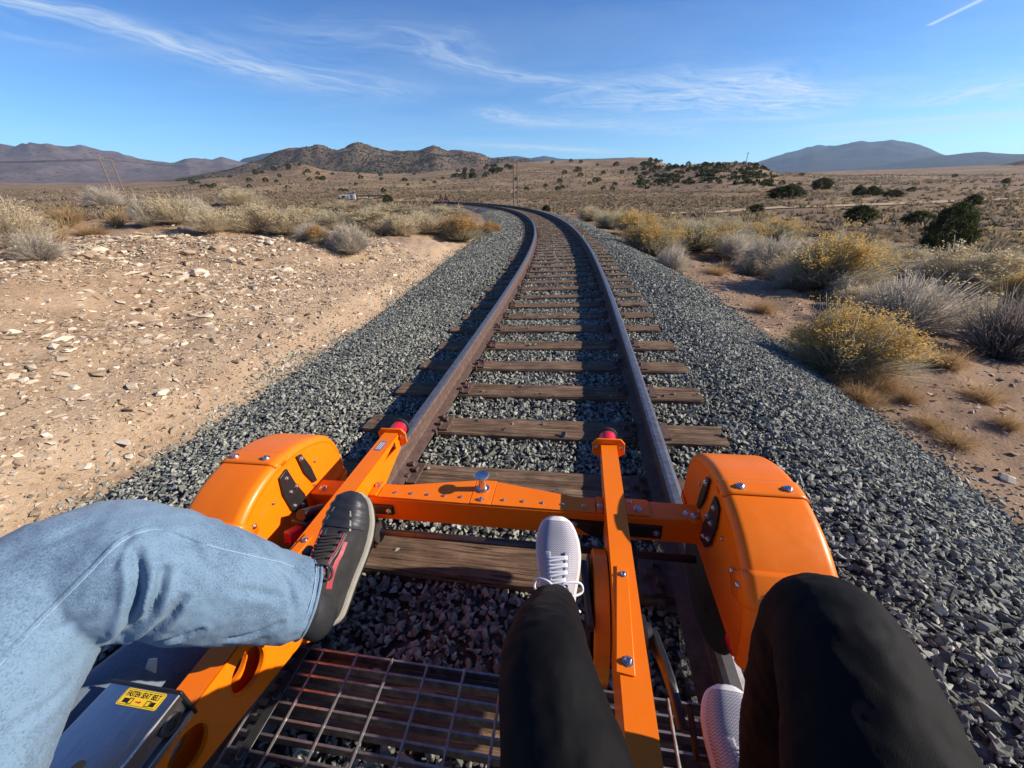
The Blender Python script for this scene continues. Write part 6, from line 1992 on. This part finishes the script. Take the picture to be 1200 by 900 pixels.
for u, lb in ((-.46, 'tiny rider in dark clothes on the left seat of the distant rail bike'), (.46, 'tiny rider in dark clothes on the right seat of the distant rail bike')):
    pr = bpy.data.objects.new('person', None); COL.objects.link(pr); M = FB.copy(); M.translation = FB @ Vector((u, -.38, .64)); pr.matrix_world = M; tag(pr, lb, 'person', 'riders on the distant rail bike')
    b = MB(); 
    for rows in ([(0, -.02, .02, .17, .14), (0, -.05, .22, .16, .12), (0, -.08, .42, .20, .13), (0, -.08, .52, .12, .10), (0, -.07, .57, .06, .06), (0, -.06, .64, .09, .10), (0, -.06, .74, .10, .11), (0, -.06, .80, .05, .05)],
                 [(.10, 0, .06, .09, .09), (.12, .35, .18, .075, .075), (.12, .48, .16, .06, .06), (.12, .62, -.12, .045, .045)], [(-.10, 0, .06, .09, .09), (-.12, .35, .12, .075, .075), (-.12, .48, .10, .06, .06), (-.12, .60, -.18, .045, .045)],
                 [(.20, -.08, .48, .055, .055), (.25, .02, .26, .045, .045), (.20, .25, .20, .035, .035)], [(-.20, -.08, .48, .055, .055), (-.25, .02, .26, .045, .045), (-.20, .25, .20, .035, .035)]):
        rings, _, _, _ = frame_loft(rows, 20, 12, up0=(1, 0, 0)); b.grid(rings, closed_u=True, cap0=True, cap1=True)
    bd = b.obj('body', cloth_d, pr, smooth=True); m = bd.modifiers.new('remesh', 'REMESH'); m.mode = 'VOXEL'; m.voxel_size = .03
    b = MB(); b.lathe((0, -.065, .70), (0, 0, 1), [(-.05, .085), (0, .108), (.06, .10), (.11, .06), (.125, .01)], 16); b.obj('hair', hair_m, pr, smooth=True)

# white trailers, a shed and a boom far off on the left
def far_spot(px, dist):
    du = (px - 600) / 454.4; d = _cx * du + _cy * (-(236 - 450) / 454.4) + _F; hl = math.hypot(d.x, d.y)
    x, y = d.x / hl * dist, d.y / hl * dist
    return x, y, float(ground_z([x], [y])[0])


def far_thing(name, label, cat, px, dist, rz, group=None):
    x, y, z = far_spot(px, dist); r = bpy.data.objects.new(name, None); COL.objects.link(r)
    sight = CAM_Z + dist * math.tan(R(-1.0))
    r.location = (x, y, max(z, sight) - .75); r.rotation_euler = (0, 0, rz); tag(r, label, cat, group); return r


greyed = simple('weathered_white_paint', (0.40, 0.40, 0.395), 0.6)
DY = 118.0
for k_, (px, w_, h_, lb) in enumerate(((407, 3.2, 1.6, 'white camper trailer at the left end of the distant yard'), (461, 3.6, 1.1, 'low white pickup-like trailer at the right end of the distant yard'), (426, 2.4, 1.1, 'middle small white trailer under the dark boom in the distant yard'), (437, 2.3, 1.05, 'small white trailer right of the middle one in the distant yard'))):
    r = far_thing('trailer', lb, 'trailer', px, DY, R(12), 'white trailers in the distant yard')
    b = MB(); b.box((-w_ / 2, -1.1, .35), (w_ / 2, 1.1, h_)); b.obj('trailer_body', greyed, r, bevel=.12)
    b = MB(); b.box((-w_ * .3, -1.115, h_ * .55), (-w_ * .05, -1.10, h_ * .85)); b.obj('window', glass_d, r)
    b = MB(); b.box((w_ * .12, -1.115, h_ * .55), (w_ * .34, -1.10, h_ * .85)); b.obj('window', glass_d, r)
    for q in (-.5, .6):
        b = MB(); b.lathe((q, -1.12, .36), (0, 1, 0), [(0, .1), (0, .36), (.2, .36), (.2, .1)], 16); b.obj('wheel', rubber, r)
r = far_thing('shed', 'tall narrow white shed beside the camper trailer in the distant yard', 'shed', 413.5, DY - 3, R(12))
b = MB(); b.box((-.8, -.8, 0), (.8, .8, 2.0)); b.obj('wall', greyed, r); b = MB(); b.box((-.9, -.9, 2.0), (.9, .9, 2.1)); b.obj('roof', dsteel, r); b = MB(); b.box((-.3, -.82, .1), (.3, -.8, 1.7)); b.obj('door', sticker_b, r)
r = far_thing('flat_wagon', 'long dark flat wagon standing behind the small trailers in the distant yard', 'rail wagon', 431, DY + 4, R(12))
b = MB(); b.box((-6, -1.0, 1.15), (6, 1.0, 1.45)); b.obj('deck', dsteel, r)
for q in (-4.5, 4.5):
    b = MB(); b.box((q - .8, -.8, .1), (q + .8, .8, 1.15)); b.obj('bogie', black, r)
# dirt road across the right plain: a thin sheet lying on the ground
road_pts = [(9.0, 40), (20, 52), (34, 60), (52, 66), (78, 70), (110, 76)]
RP = catmull(road_pts, 90); RT = np.gradient(RP, axis=0); RT /= np.linalg.norm(RT, axis=1)[:, None]
rows = []
for i in range(90):
    nrm = np.array([-RT[i, 1], RT[i, 0]])
    rows.append([RP[i] + nrm * q for q in np.linspace(-1.5, 1.5, 7)])
rp = np.array(rows).reshape(-1, 2); rz_ = ground_z(rp[:, 0], rp[:, 1]) + .12
i, j = np.meshgrid(np.arange(89), np.arange(6), indexing='ij')


def m_road(t, b):
    co = gpos(t); n = t.noise(co, 1.5, 5)
    setin(t, b, Base_Color=t.mix(n, (0.34, 0.24, 0.15), (0.50, 0.37, 0.24)), Roughness=.95, Specular_IOR_Level=.1)


rd = obj('dirt_road', mesh_np('dirt_road', np.concatenate([rp, rz_[:, None]], 1), np.stack([i * 7 + j, i * 7 + j + 1, (i + 1) * 7 + j + 1, (i + 1) * 7 + j], -1).reshape(-1, 4)[:, ::-1], [material('dirt_road', m_road)], smooth=True)); tag(rd, kind='structure')

# ----------------------------------------------------------------- air
hz = bpy.data.materials.new('haze'); hz.use_nodes = True
t = NT(hz.node_tree); out = t.n('ShaderNodeOutputMaterial'); pvn = t.n('ShaderNodeVolumePrincipled', {'Color': (0.50, 0.71, 1.0, 1), 'Density': 0.000040, 'Anisotropy': 0.2}); t.link(pvn.outputs[0], out.inputs['Volume'])
b = MB(); b.box((-16900, -16900, -14), (16900, 16900, 830)); hb_ = b.obj('haze', hz); tag(hb_, kind='stuff')
